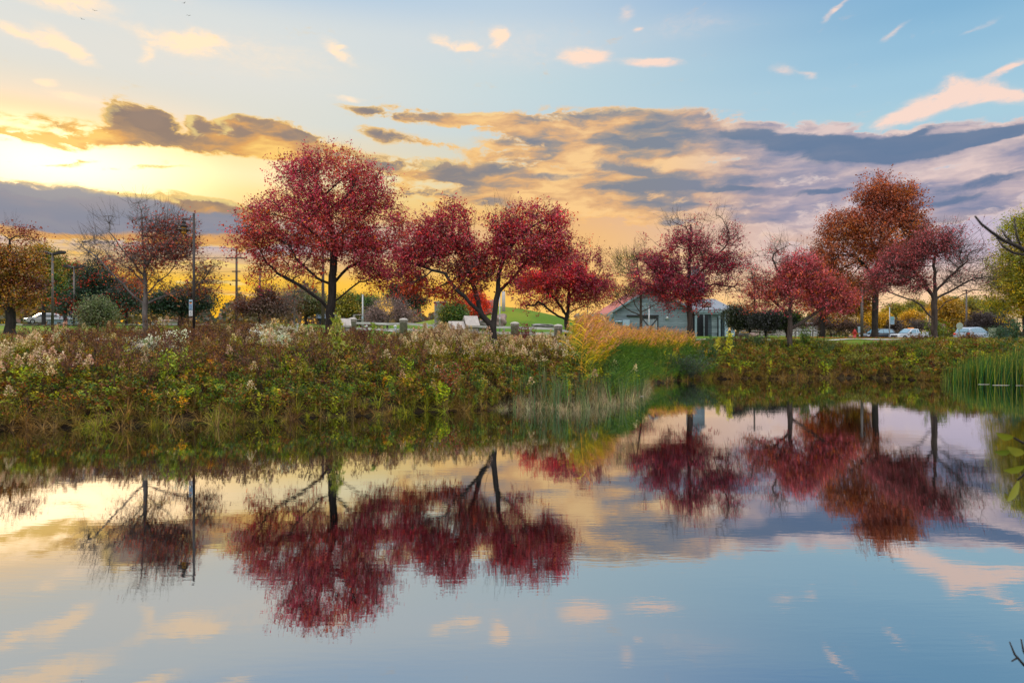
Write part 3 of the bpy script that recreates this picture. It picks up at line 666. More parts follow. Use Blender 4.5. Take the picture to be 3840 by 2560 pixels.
    make_tree('maple_tree', 'dusty pink maple with bare right half beside the parked pickup truck', 'tree', 44.0,
        [(1200,640,160,110,1,0),(1040,760,190,110,1.15,0),(900,880,180,90,1.1,0),(840,990,150,50,.9,0),(1400,600,190,110,.5,0),(1500,700,150,130,.14,0),(1550,850,180,150,.08,0),(1350,780,200,140,.4,0),(1470,990,230,70,.12,0),(1090,940,160,90,.9,0),(1000,1050,130,50,.5,0),(1420,900,150,90,.2,0),(900,1100,90,30,.4,0)],
        [[(1262,1420),(1262,1250),(1264,1080),(1268,960),(1255,800),(1280,640)],[(1258,1270),(1180,1200,-.3),(1120,1130,-.4),(1040,1090,-.5)],[(1268,1240),(1300,1180,.2),(1380,1110,.4),(1520,1050,.5),(1640,1000,.6)],[(1268,1000),(1400,880),(1540,760)],[(1264,1060),(1150,900),(1050,800)],[(1268,1090),(1420,1000),(1600,900)]],
        .19, 2100, 17000, .125, [[(160, 62, 70), (184, 84, 90), (134, 58, 54), (156, 62, 62)], [(150, 76, 40), (130, 60, 50)]], C5, MAPLES, BARK, seed=52, spray=.7, tipr=.009)
    make_tree('maple_tree', 'dense green and gold maple at the right edge behind the green utility box', 'tree', 60.0,
        [(2010,560,170,150,1.2,0),(1900,800,150,150,1.3,0),(1960,1000,200,150,1.3,0),(1790,1110,90,60,1,0),(2060,1160,190,100,1.3,1),(2150,750,230,330,1.3,0),(2300,900,250,330,1.2,0),(1950,430,60,60,.8,0),(1830,940,100,110,1,0),(2150,1050,200,200,1.2,1),(2100,420,110,110,1,0)],
        [[(2030,1440),(2030,1280),(2050,1100),(2080,850),(2080,600)],[(2040,1150),(1930,1020),(1860,900)],[(2050,1080),(2180,900),(2260,760)]],
        .26, 2300, 78000, .175, [[(124, 134, 32), (160, 152, 34), (96, 112, 32), (196, 168, 36)], [(196, 164, 34), (216, 172, 34), (140, 136, 34)]], C5, None, BARK_DARK, seed=61, step=.45, cluster=.26, lmat=GREENLEAF, clump=(1.7, -.25))
    make_tree('small_maple_tree', 'small orange-leaved tree with short black trunk behind the bicycle hoops', 'tree', 64.0,
        [(300,1040,170,120,1,0),(520,1150,190,80,1.1,1),(430,1010,140,90,1,0),(180,1100,90,70,.8,0),(600,1040,130,90,1.1,2),(620,1150,100,70,1,1),(360,900,140,80,.8,2)],
        [[(325,1410),(322,1300),(318,1210),(320,1080)],[(320,1240),(370,1190),(450,1130),(560,1080)],[(320,1230),(250,1120)]],
        .26, 1200, 19000, .20, [ORNG, GOLD, BRWN], C5, None, BARK_DARK, seed=66, step=.4, cluster=.24)
    make_tree('maple_tree', 'sparse young maple with bare left branches next to the lantern lamp post', 'tree', 28.5,
        [(1060,230,150,130,.02,0),(930,430,200,110,.05,0),(1290,60,80,70,.10,0),(1320,250,100,120,.45,0),(1520,290,210,110,.75,0),(1450,490,280,110,.95,0),(1700,430,120,80,.6,0),(1230,590,190,90,.5,2),(1500,710,330,80,.7,1),(1880,640,110,80,.55,2),(1870,800,120,100,.65,2),(1640,830,170,50,.7,1),(1080,700,150,70,.35,2),(1560,170,120,60,.06,0),(850,560,100,50,.06,0),(1100,800,80,40,.15,2)],
        [[(1336,1180),(1334,960),(1332,700),(1318,450),(1308,250),(1300,90)],[(1330,960),(1220,840,-.3),(1080,680,-.4),(940,520,-.5),(800,400,-.6)],[(1336,970),(1430,900,.2),(1560,850,.4),(1720,790,.5)],[(1330,860),(1420,740,.3),(1560,600,.4)],[(1325,700),(1180,500,-.2),(1040,300,-.3)],[(1325,640),(1460,450),(1640,330)],[(1330,780),(1200,640),(1050,560)],[(1336,900),(1380,780,-.3),(1450,650,-.4)]],
        .105, 1700, 6200, .115, [[(134, 44, 34), (160, 66, 36), (116, 36, 34)], [(176, 96, 30), (150, 110, 34), (196, 120, 40)], [(140, 70, 34), (110, 60, 34), (160, 90, 40)]], C1, MAPLES, BARK_GREY, seed=71, spray=.45, tipr=.0065, cluster=.17)
    # left edge and the trees behind
    make_tree('oak_tree', 'rust and olive broad tree at the left edge with bare twigs on top', 'tree', 47.0,
        [(110,350,190,90,.85,0),(60,560,240,140,1.2,1),(170,660,220,120,1.2,1),(-20,840,300,130,1.2,1),(240,900,150,80,1.1,1),(-220,600,260,260,1.1,0),(120,260,90,60,.03,0),(290,800,110,80,1,2),(-380,800,240,260,1,1)],
        [[(95,1180),(98,1060),(90,900),(80,650),(90,420)],[(98,1020),(0,900),(-150,700)],[(98,1000),(180,900),(260,850)]],
        .30, 2200, 40000, .17, [[(110, 44, 34), (136, 60, 36), (90, 44, 34)], [(140, 120, 34), (170, 100, 36), (104, 104, 34), (180, 120, 40)], BRWN], C1, None, BARK_DARK, seed=81, step=.4, cluster=.22)
    bgt = [ # name, label, d, lobes, trunk base x,y, radius, attr, leaves, leaf size, palette, T
        ('poplar_tree', 'yellow-green round-topped tree behind the tallest parking lot lamp', 74, [(360,480,80,60,1,0),(430,560,90,90,1,1),(360,640,130,130,1.2,1),(460,800,120,130,1.1,2)], (400,1120), .2, 800, 15000, .24, [GOLD, OLIV, GRN], C1),
        ('maple_tree', 'green and rust tree between the two left parking lot lamps', 82, [(590,600,70,60,.8,0),(680,640,60,60,.8,0),(600,760,130,100,1,1),(560,900,120,90,1,1),(730,640,80,70,.5,2),(760,760,80,90,.8,1)], (600,1130), .22, 800, 13000, .25, [GRN, [(70, 80, 30), (100, 90, 34), (50, 70, 34)], REDO], C1),
        ('spruce_tree', 'dark evergreen with ragged top behind the sparse young maple', 66, [(880,620,80,70,1,0),(900,720,150,80,1.1,0),(860,840,210,100,1.3,0),(820,960,220,100,1.3,0),(1050,860,160,100,1.3,0),(1150,940,180,90,1.2,0),(980,600,60,60,.7,1)], (880,1150), .25, 1300, 26000, .22, [DKG, REDO], C1),
        ('pine_tree', 'flat-topped dark pine beneath the lantern lamp post', 64, [(1720,880,170,50,1.2,0),(1560,930,190,50,1.2,0),(1780,950,180,50,1.2,0),(1640,1000,230,40,1.2,0)], (1660,1120), .2, 900, 17000, .2, [DKG], C1),
        ('feathery_shrub', 'tall feathery grey-green shrub behind the meadow left of the young maple', 44, [(850,1020,70,80,1.1,0),(930,1010,70,90,1.1,0),(890,1080,130,70,1.2,0)], (890,1150), .05, 500, 9000, .12, [[(110, 120, 70), (90, 110, 60), (130, 120, 84)]], C1),
        ('red_maple_tree', 'orange-leaved low tree just behind the dark evergreens', 70, [(1180,780,120,60,.7,0),(1180,850,100,60,.6,0),(1010,640,70,50,.6,0)], (1160,1130), .12, 400, 4200, .2, [ORNG], C1),
        ('shrub', 'brown leafy shrub right of the utility pole at the sunset gap', 52, [(250,1190,120,60,.7,0),(330,1180,110,50,.6,0),(150,1260,90,40,1,0),(330,1270,160,50,1,1)], (250,1320), .06, 700, 9000, .15, [BRWN, GREY], C2),
        ('willow_tree', 'hazy green dome-shaped tree left of the black shed', 90, [(620,1230,160,70,1.1,0),(520,1260,90,50,.9,1),(700,1250,90,60,1,0)], (620,1330), .2, 800, 13000, .25, [[(104, 110, 60), (80, 96, 54), (150, 110, 60)], [(120, 96, 60), (96, 90, 60)]], C2),
        ('bare_tree', 'thin bare grey tree standing in front of the hazy green dome tree', 60, [(540,1170,110,50,.02,0),(480,1200,90,40,.02,0),(600,1140,90,50,.04,0)], (530,1330), .09, 400, 300, .15, [BRWN], C2),
        ('birch_tree', 'yellow-green bushy tree right of the big maple trunk', 72, [(930,1230,90,60,1.1,0),(960,1290,80,50,1.1,0),(1010,1200,60,40,.9,1),(890,1270,60,50,1,2)], (940,1380), .14, 700, 11000, .2, [OLIV, GRN, GOLD], C2),
        ('spruce_tree', 'dark green conifer behind the slim grey pole', 78, [(1060,1220,50,40,1,0),(1060,1270,70,50,1.3,0),(1050,1340,80,50,1.3,0),(1130,1220,50,50,.9,1)], (1060,1400), .15, 700, 13000, .2, [DKG, GRN], C2),
        ('bare_shrub', 'mounded pinkish-grey leafless shrub behind the white rail fence', 60, [(1250,1290,120,70,.9,0),(1350,1330,90,60,.9,0),(1200,1350,100,50,.9,0),(1330,1260,60,50,.5,0)], (1260,1420), .08, 1100, 9000, .13, [[(150, 120, 112), (120, 92, 86), (168, 140, 130)]], C2),
        ('pine_tree', 'dark pine with level boughs between the two large maples', 84, [(1360,1170,130,30,1.1,0),(1440,1220,120,35,1.1,0),(1330,1120,60,30,.8,0),(1500,1170,80,30,.9,0)], (1400,1330), .18, 600, 9000, .22, [DKG], C2),
        ('maple_tree', 'small vivid red maple seen through the forked maple trunk', 68, [(620,1020,80,70,1.2,0),(500,1090,90,50,1.2,0),(690,1080,60,50,1.1,0),(590,1120,70,40,1,0)], (640,1240), .1, 500, 9000, .18, [[(226, 60, 30), (230, 84, 40), (200, 40, 30)]], C3),
        ('shrub', 'green shrub with pale bare stems left of the stone gable pillar', 46, [(400,1130,80,60,1.1,0),(330,1150,60,60,1,1),(400,1190,100,50,1.1,0),(440,1090,50,50,.03,0)], (395,1270), .06, 500, 8000, .13, [GRN, OLIV], C3),
        ('topiary_tree', 'dark round-headed small tree at the corner of the barn', 66, [(1500,1150,100,60,1.3,0),(1580,1190,90,60,1.3,0),(1460,1220,60,50,1.2,0),(1540,1240,90,45,1.2,0),(1450,1130,50,40,1,0)], (1602,1400), .13, 900, 17000, .16, [[(44, 56, 30), (30, 42, 26), (58, 66, 34)]], C4),
        ('topiary_tree', 'dark low tree with V-shaped forked stems in front of the wooden fence', 64, [(1760,1180,80,40,1.1,0),(1740,1230,90,50,1.3,0),(1680,1210,50,50,1.1,0)], (1757,1420), .11, 700, 12000, .15, [[(34, 40, 30), (26, 30, 26), (44, 50, 34)]], C4),
        ('topiary_tree', 'dark spreading tree touching the rose-red maple trunk', 65, [(1880,1180,90,40,1.2,0),(1930,1230,90,50,1.3,0),(2040,1180,60,40,1.1,1),(1860,1230,60,40,1.1,0)], (1965,1420), .13, 800, 13000, .15, [[(40, 50, 30), (28, 36, 26), (50, 56, 34)], GRN], C4),
        ('bramble_thicket', 'brown leafless thicket behind the bicycle hoops', 74, [(270,1280,90,40,.9,0),(430,1290,120,40,1,0),(560,1310,90,35,1,0),(150,1300,60,30,.7,0)], (400,1390), .05, 900, 8000, .15, [[(86, 64, 56), (110, 76, 64), (140, 96, 70)]], C5),
        ('linden_tree', 'bright yellow low tree between the lamp post and the oak trunk', 92, [(720,1240,60,50,1.2,0),(780,1270,50,60,1.2,0),(830,1260,60,40,1,0)], (740,1400), .14, 500, 9000, .24, [[(220, 176, 26), (200, 156, 26), (170, 140, 30)]], C5),
        ('linden_tree', 'bright yellow low tree right of the banner sign', 96, [(1080,1240,60,40,1.2,0),(1040,1270,40,40,1.1,0),(1140,1270,40,30,1,0)], (1080,1400), .14, 450, 8000, .24, [[(216, 170, 26), (196, 150, 26), (176, 140, 30)]], C5),
        ('linden_tree', 'wide golden tree behind the dusty pink maple trunk', 98, [(1350,1170,130,80,1.2,0),(1480,1230,130,60,1.2,0),(1620,1240,80,30,1.1,0),(1370,1260,110,50,1.2,0),(1550,1150,100,60,.8,1)], (1450,1400), .2, 1300, 22000, .26, [[(206, 156, 28), (180, 136, 28), (156, 128, 32)], OLIV], C5),
        ('elm_tree', 'olive tree in the gap right of the oak trunk', 115, [(960,1190,120,50,1.1,0),(1100,1170,90,60,1.1,0),(880,1230,90,40,1.1,1)], (1000,1390), .2, 800, 14000, .32, [OLIV, GOLD], C5),
        ('elm_tree', 'pale green tree rising above the golden linden', 120, [(1420,1110,60,40,1,0),(1680,1150,90,50,.9,1),(1590,1110,60,50,.7,1),(1750,1160,60,60,.9,0)], (1600,1390), .2, 800, 11000, .32, [[(110, 124, 70), (90, 110, 60), (140, 140, 70)], OLIV], C5),
        ('dark_shrub', 'dark brown rounded shrub behind the silver SUV', 80, [(1680,1260,110,45,1.2,0),(1790,1290,80,40,1.2,0),(1620,1290,70,30,1,0)], (1700,1380), .06, 500, 9000, .17, [[(70, 56, 52), (54, 44, 42), (86, 70, 60)]], C5),
        ('dark_shrub', 'dark grey-brown shrub behind the white pickup truck', 92, [(1110,1305,80,28,1.2,0),(1180,1310,60,24,1,0),(900,1300,80,35,1.1,0)], (1100,1370), .06, 400, 7000, .2, [[(84, 70, 66), (64, 54, 52), (100, 84, 70)]], C5),
        ('fir_tree', 'grey-green distant conifer above the SUV roof line', 125, [(1850,1170,50,60,1,0),(1790,1200,90,40,1,0)], (1830,1390), .2, 500, 8000, .3, [[(74, 94, 70), (60, 80, 60)]], C5),
    ]
    for i, (nm, lb, d, lobes, tb, tr_, na, nl, ls, pal, T) in enumerate(bgt):
        top = min(l[1] for l in lobes); xx = sum(l[0] for l in lobes)/len(lobes)
        cat = 'shrub' if 'shrub' in nm or 'thicket' in nm else 'tree'
        multi = cat == 'shrub'
        low = tb[1]-(tb[1]-top)*(.12 if multi else .3)
        sk = [[tb, (tb[0], low), ((tb[0]+xx)/2, (low+top)/2)]]
        mb_ = {'bare_shrub': BARK_GREY, 'bare_tree': BARK_GREY}.get(nm, BARK_DARK)
        make_tree(nm, lb, cat, d, lobes, sk, tr_, na, nl, ls, pal, T, None, mb_, step=.45, seed=100+i, cluster=.26, spray=.6, lmat=GREENLEAF if pal[0] in (GRN, DKG, OLIV) else LEAF, tipr=.010 if d > 70 else .008)
build_trees()
# ---------------------------------------------------------------- meadow, reeds, cattails
STEM = leaf_mat('dry_and_green_stems', .25, .03, .6)
class TP:
    """template plant: quads with a colour each"""
    def __init__(s): s.q = []; s.c = []
    def quad(s, a, b, c, d, col): s.q.append((a, b, c, d)); s.c.append(col)
    def strip(s, pts, wid, col, side=None, tip=True):
        for i in range(len(pts)-1):
            p, q = np.array(pts[i], float), np.array(pts[i+1], float); d = q-p
            u = np.cross(d, (0, 0, 1.)) if side is None else np.array(side, float)
            u = u/max(np.linalg.norm(u), 1e-6)
            if np.linalg.norm(np.cross(d, (0, 0, 1.))) < 1e-5 and side is None: u = np.array([1., 0, 0])
            w0 = wid*(1-i/(len(pts)-1)*.6); w1 = wid*(1-(i+1)/(len(pts)-1)*(.95 if tip else .4))
            s.quad(p-u*w0/2, q-u*w1/2, q+u*w1/2, p+u*w0/2, col)
    def kite(s, c, d, L, W, col, rg):
        d = np.array(d, float); d /= np.linalg.norm(d)
        u = np.cross(d, rg.normal(size=3)); u /= np.linalg.norm(u); c = np.array(c, float)
        s.quad(c, c+d*L*.45+u*W/2, c+d*L, c+d*L*.45-u*W/2, col)
    def arr(s):
        V = np.array(s.q, float).reshape(-1, 3); return V, np.array([x[:3] for x in s.c], float)
def L3(*c): return np.array(lin(*c)[:3])
def cmix(rg, cols): 
    i = rg.integers(0, len(cols)); return L3(*cols[i])*rg.uniform(.6, 1.45)
def t_forb(rg, h, stem, leaf, nleaf, ls, lw, branch=0, plume=None, npl=40, pl=(.16, .30), upright=.5, basebare=.15):
    t = TP(); lean = rg.normal(size=2)*.08
    def stalk(p0, d, L, w):
        pts = [p0+d*L*f+np.array([lean[0], lean[1], 0])*L*f*f for f in (0, .35, .7, 1)]
        sd = rg.normal(size=3); sd[2] = 0
        t.strip(pts, w, cmix(rg, stem), side=sd, tip=False); return pts
    main = stalk(np.zeros(3), np.array([0, 0, 1.]), h, .014)
    st = [(main, 1.0)]
    for _ in range(branch):
        f = rg.uniform(.25, .75); a = rg.uniform(0, 6.28); d = np.array([math.cos(a)*.55, math.sin(a)*.55, .85]); d /= np.linalg.norm(d)
        p0 = np.array([lean[0], lean[1], 0])*h*f*f+np.array([0, 0, h*f]); st.append((stalk(p0, d, h*(1-f)*.95, .008), .5))
    for _ in range(nleaf):
        pts, _w = st[rg.integers(0, len(st))]
        f = rg.uniform(basebare if pts is main else .1, 1)*2.999; i = int(f); p = pts[i]*(1-(f-i))+pts[i+1]*(f-i)
        a = rg.uniform(0, 6.28); d = (math.cos(a), math.sin(a), rg.normal()*.4+upright)
        t.kite(p, d, ls*rg.uniform(.6, 1.3), lw*rg.uniform(.7, 1.3), cmix(rg, leaf), rg)
    if plume:
        for pts, w in st:
            top = pts[-1]; k = int(npl*w/(1 if len(st) == 1 else 1+.25*branch))+4
            for _ in range(k):
                f = rg.uniform(0, 1)**.8; r = pl[0]*(1-f)*.62*rg.uniform(.2, 1)+.01; a = rg.uniform(0, 6.28)
                c = top+np.array([math.cos(a)*r, math.sin(a)*r, pl[1]*(f-.75)])
                t.kite(c, (math.cos(a), math.sin(a), rg.normal()*.5+.3), .056*rg.uniform(.6, 1.3), .034, cmix(rg, plume), rg)
    return t.arr()
def t_umbel(rg, h, stem, leaf, flower):
    t = TP()
    for b in range(7):
        a = rg.uniform(0, 6.28); sp = rg.uniform(.05, .32); hh = h*rg.uniform(.75, 1.05)
        top = np.array([math.cos(a)*sp, math.sin(a)*sp, hh])
        t.strip([np.zeros(3), top*[.5, .5, .5], top], .012, cmix(rg, stem), side=(math.sin(a)+.01, -math.cos(a), 0), tip=False)
        for _ in range(10):
            f = rg.uniform(.3, .95); aa = rg.uniform(0, 6.28); t.kite(top*f, (math.cos(aa), math.sin(aa), .4), .08, .018, cmix(rg, leaf), rg)
        for _ in range(16):
            q = top+rg.normal(size=3)*np.array([.07, .07, .04]); t.kite(q, rg.normal(size=3)+(0, 0, .6), .05, .045, cmix(rg, flower), rg)
    return t.arr()
def t_tuft(rg, n, L, w, cols, spread=.5, droop=1.0, segs=4):
    t = TP()
    for _ in range(n):
        a = rg.uniform(0, 6.28); ll = L*rg.uniform(.55, 1.2); sp = spread*rg.uniform(.2, 1.2); c = cmix(rg, cols)
        pts = []
        for i in range(segs+1):
            f = i/segs; r = sp*ll*f*(1+.25*f); z = ll*(f*(1-.12*sp)-droop*.42*f*f*sp*1.6)
            pts.append(np.array([math.cos(a)*r+.03*math.cos(a*3), math.sin(a)*r, max(z, -.05)]))
        t.strip(pts, w*rg.uniform(.7, 1.3), c, side=(math.sin(a), -math.cos(a)+.01, .15))
    return t.arr()
def t_reed(rg, h, green, gold, plume, lean=.16):
    """common reed: stalk, long drooping leaves to one side, feathery head"""
    t = TP()
    la = rg.uniform(-.5, .5)
    lx = lean*rg.uniform(.4, 1.4)
    cv = lambda f: np.array([lx*h*f*f, la*.1*h*f*f, h*f*(1-.06*lx)])
    pts = [cv(f) for f in (0, .3, .6, .85, 1)]
    t.strip(pts, .014, cmix(rg, gold), side=(1, .3, 0), tip=False)
    for k in range(9):
        f = .18+.72*k/8+rg.uniform(-.03, .03); p = cv(f); a = rg.normal()*.7 + (0 if rg.uniform() < .75 else 3.14)
        L = rg.uniform(.28, .5); col = cmix(rg, green if f < rg.uniform(.35, .75) else gold)
        d = np.array([math.cos(a), math.sin(a), 0])
        q = [p, p+d*L*.35+np.array([0, 0, L*.38]), p+d*L*.72+np.array([0, 0, L*.5]), p+d*L*1.0+np.array([0, 0, L*.40])]
        t.strip(q, .03, col, side=(math.sin(a)*.4, -math.cos(a)*.4+.01, 1.0))
    if plume:
        top = pts[-1]
        for _ in range(26):
            f = rg.uniform(0, 1); q = top+np.array([.16*f+rg.normal()*.025, rg.normal()*.03, .26*f-.05]); t.kite(q, (.8, rg.normal()*.4, .7+rg.normal()*.3), .085, .022, cmix(rg, plume), rg)
    return t.arr()
def t_cattail(rg, h, cols, lean=.1):
    t = TP()
    for _ in range(7):
        a = rg.uniform(0, 6.28); hh = h*rg.uniform(.7, 1.05); sp = rg.uniform(.02, .14); bx = lean*rg.uniform(.2, 1.3)
        pts = [np.array([math.cos(a)*(.03+sp*hh*f)+bx*hh*f*f*.6, math.sin(a)*(.03+sp*hh*f), hh*(f-.08*f*f*f*bx*4)]) for f in (0, .3, .6, .85, 1)]
        t.strip(pts, .028, cmix(rg, cols), side=(math.cos(a*1.7), math.sin(a*1.7), 0))
    return t.arr()
def scatter(name, label, cat, templates, X, Y, scale, rg, lean=.06, tint=.18, dz=0., rot=True, parent=None, zfun=None, mat=None, kind='stuff', hue=None):
    n = len(X); Z = (ground_z(X, Y) if zfun is None else zfun)+dz
    which = rg.integers(0, len(templates), n); Vs, Cs = [], []
    for k, (tv, tc) in enumerate(templates):
        idx = np.where(which == k)[0]
        if not len(idx): continue
        a = rg.uniform(0, 2*np.pi, len(idx)) if rot else rg.normal(size=len(idx))*.35
        s = scale[idx]; ca, sa = np.cos(a)[:, None], np.sin(a)[:, None]
        x = tv[None, :, 0]*ca-tv[None, :, 1]*sa; y = tv[None, :, 0]*sa+tv[None, :, 1]*ca; z = tv[None, :, 2]+0*x
        lx, ly = rg.normal(size=(2, len(idx), 1))*lean
        x = (x+lx*z)*s[:, None]+X[idx][:, None]; y = (y+ly*z)*s[:, None]+Y[idx][:, None]; z = z*s[:, None]*rg.uniform(.85, 1.15, (len(idx), 1))+Z[idx][:, None]
        Vs.append(np.stack([x, y, z], 2).reshape(-1, 3))
        tn = (1+rg.normal(size=(len(idx), 1, 1))*tint).clip(.5, 1.7)*(1+rg.normal(size=(len(idx), 1, 3))*tint*.35).clip(.6, 1.5)
        c = np.repeat(tc, 4, 0)[None]*tn; Cs.append(c.reshape(-1, 3))
    V = np.concatenate(Vs); C = vivid(np.concatenate(Cs)*1.06, 1.28); F = np.arange(len(V)).reshape(-1, 4)
    o = np_mesh(name, V, F, mat or STEM, parent, col=C)
    if kind == 'stuff': tag(o, label, cat, kind='stuff')
    return o
def n2(x, y, sc, ph): return (np.sin(x*sc+ph)+np.sin(y*sc*1.2+ph*2.1)+np.sin((x+y)*sc*.7+ph*.7)+np.sin((x-y*.6)*sc*1.9+ph*3))/4
def crest(x, y):
    """how tall the plants grow: the mown strip and the fence keep the crest of the bank low"""
    px = 1920+FP*x/y
    yc = np.interp(px, [0, 300, 500, 800, 1000, 1150, 1290, 1560, 1640, 1720, 1790, 2130, 2180, 2660, 2720, 2900, 3100, 3400, 3500, 3840], [1226, 1232, 1212, 1200, 1190, 1212, 1238, 1242, 1210, 1232, 1258, 1262, 1262, 1270, 1268, 1276, 1282, 1282, 1262, 1262])
    return EYE+(HY-yc)/FP*y-ground_z(x, y)
def build_meadow():
    rg = np.random.default_rng(5)
    def cand(n, x0, x1, s1, fn, seed, power=1.0, s0=0.0):
        """n tries on the bank: x range, up to s1 metres inland, kept with probability fn(px, s, x, y)"""
        r = np.random.default_rng(seed)
        X = r.uniform(x0, x1, n); S = s0+(s1-s0)*r.uniform(0, 1, n)**power; Y = y_far(X)+wob(X, y_far(X))+S*1.05
        px = 1920+FP*X/Y; s = inland(X, Y)
        k = (s > s0-.2) & (r.uniform(0, 1, n) < fn(px, s, X, Y)) & (px > -160) & (px < 4000)
        k &= (s < wild_edge(X)+.5)
        # keep the trunk feet of the lamp posts and trees clear
        return X[k], Y[k]
    box = lambda v, a, b, e=60.: sst(v, a-e, a+e)*(1-sst(v, b-e, b+e))
    BRN = [(96, 70, 46), (80, 54, 44), (118, 86, 50), (64, 46, 38), (140, 106, 58), (98, 58, 54)]
    DBR = [(70, 44, 36), (54, 34, 30), (86, 56, 40)]
    STG = [(110, 104, 40), (96, 84, 40), (124, 110, 44)]
    YG = [(140, 132, 30), (116, 120, 32), (160, 140, 30), (96, 104, 34)]
    GR = [(60, 84, 34), (80, 104, 36), (48, 70, 32), (100, 118, 40)]
    BG = [(52, 86, 60), (44, 72, 50), (66, 100, 62)]
    TAN = [(206, 182, 150), (190, 162, 130), (222, 202, 168), (170, 144, 114)]
    WHT = [(214, 214, 186), (196, 200, 170), (228, 226, 204)]
    ORY = [(196, 140, 30), (176, 112, 28), (210, 160, 36), (150, 100, 30)]
    RDB = [(122, 70, 38), (100, 56, 34), (146, 88, 40)]
    OLV = [(112, 98, 40), (92, 84, 36), (130, 110, 40)]
    T_brown = [t_forb(rg, rg.uniform(.9, 1.25), DBR, BRN, 46, .075, .022, 4, BRN, 16, (.1, .2), .9) for _ in range(6)]
    T_bush = [t_forb(rg, rg.uniform(.7, 1.0), DBR, RDB+OLV[:2], 70, .07, .032, 5, None, 0, upright=.4) for _ in range(4)]
    T_olive = [t_forb(rg, rg.uniform(.75, 1.1), STG, OLV+YG[:2], 66, .085, .026, 3, OLV+TAN[3:], 14, (.1, .18), .5) for _ in range(5)]
    T_gold = [t_forb(rg, rg.uniform(1.0, 1.3), STG, YG, 60, .11, .024, 0, TAN, 90, (.27, .34), .55) for _ in range(6)]
    T_yel = [t_forb(rg, rg.uniform(.7, 1.0), STG, ORY, 60, .09, .034, 4, None, 0, upright=.2) for _ in range(4)]
    T_green = [t_forb(rg, rg.uniform(.6, .95), STG, GR, 66, .095, .034, 3, None, 0, upright=.3) for _ in range(5)]
    T_lime = [t_forb(rg, rg.uniform(.7, 1.0), STG, [(150, 156, 30), (124, 144, 32), (170, 164, 34)], 66, .10, .036, 3, None, 0, upright=.3) for _ in range(3)]
    T_bgreen = [t_forb(rg, rg.uniform(1.0, 1.4), GR, BG+GR[:1], 90, .085, .026, 4, None, 0, upright=.7) for _ in range(4)]
    T_aster = [t_umbel(rg, rg.uniform(.9, 1.1), STG, GR+YG[:1], WHT) for _ in range(4)]
    T_pale = [t_umbel(rg, rg.uniform(.8, 1.05), STG, OLV, [(190, 170, 140), (164, 150, 110), (206, 190, 160)]) for _ in range(3)]
    T_tuft = [t_tuft(rg, 34, .62, .014, [(120, 96, 56), (96, 76, 46), (140, 116, 70), (84, 66, 40)], .8, 1.2) for _ in range(5)]
    T_tuftg = [t_tuft(rg, 34, .60, .016, [(120, 120, 40), (96, 104, 38), (140, 136, 52), (76, 88, 34)], .8, 1.2) for _ in range(5)]
    T_lawnt = [t_tuft(rg, 18, .22, .012, [(96, 120, 34), (110, 130, 40), (130, 120, 50)], .5, .6, 2) for _ in range(3)]
    U = lambda n, a, b: rg.uniform(a, b, n)
    def put(name, label, cat, T, n, x0, x1, s1, fn, seed, a, b, **kw):
        pw = kw.pop('power', 1.0); s0 = kw.pop('s0', 0.0)
        X, Y = cand(n, x0, x1, s1, fn, seed, pw, s0); S = U(len(X), a, b)
        over = kw.pop('over', 1.0); th = float(np.mean([t[0][:, 2].max() for t in T])); cap = over*crest(X, Y)/th*U(len(X), .45, 1.2)*(1+.42*n2(X, Y, 1.15, seed)); k = cap > .22
        X, Y, S = X[k], Y[k], np.minimum(S[k], cap[k])
        return scatter(name, label, cat, T, X, Y, S, rg, **kw)
    main = lambda px: 1-box(px, 2120, 5000, 60)
    put('dried_brown_wildflowers', 'dense maroon-brown dried stalks filling the left and middle bank', 'dried wildflowers', T_brown, 3600, -20, 6, 14, lambda px, s, x, y: main(px)*(.35+.75*box(px, 200, 1000, 120)+.3*box(px, 1200, 1500, 80))*(n2(x, y, .9, 1) > -.35)*sst(s, .8, 2.2), 21, .75, 1.15, power=.8)
    put('russet_brush', 'low reddish-brown and olive brush all over the banks', 'brush', T_bush, 4200, -20, 42, 12, lambda px, s, x, y: (.45+.25*box(px, 1300, 2000)+.35*(px > 2700))*(n2(x, y, 1.1, 4) > -.2)*(1-.85*box(px, 2180, 2660, 40))*np.where(px > 2700, 1-sst(s, 7, 9), 1), 22, .55, .95, power=.75)
    put('olive_meadow_plants', 'olive and dull yellow meadow plants across the far bank', 'meadow plants', T_olive, 6400, -20, 42, 15, lambda px, s, x, y: (.55-.3*box(px, 300, 900)+.2*box(px, 2700, 4000))*(n2(x, y, .8, 2) > -.3)*(1-.85*box(px, 2180, 2660, 40))*np.where(px > 2700, 1-sst(s, 6.5, 8.5), 1), 23, .55, 1.0, power=.75)
    put('goldenrod', 'goldenrod gone to seed with fluffy tan plumes above yellow-green stems', 'goldenrod', T_gold, 3600, -20, 6, 14, lambda px, s, x, y: (1.0*box(px, -200, 330, 50)*box(s, 1.8, 6, .6)*(n2(x, y, 1.6, 3) > -.1)+1.1*box(px, 1560, 2120, 60)*box(s, 3.2, 14, 1.2)+.12*box(px, 900, 1560)*box(s, 5, 15, 1)+.04+.15*box(px, 0, 1000)*sst(s, 7, 9)*(n2(x, y, 1.3, 8) > .15)), 24, .72, 1.0)
    put('yellow_orange_brush', 'patches of amber-leaved plants among the brown stalks', 'meadow plants', T_yel, 2600, -20, 42, 12, lambda px, s, x, y: (.9*box(px, 680, 860, 50)*box(s, 1.8, 4.5, .8)+.8*box(px, -200, 160, 60)*sst(s, 7, 9)+.35*(n2(x, y, 1.7, 6) > .38)+.3*box(px, 1300, 1700)*(n2(x, y, 1.5, 2) > .2))*(1-.8*box(px, 2180, 2600, 40))*np.where(px > 2700, .5*(1-sst(s, 5, 7)), 1), 25, .5, .95)
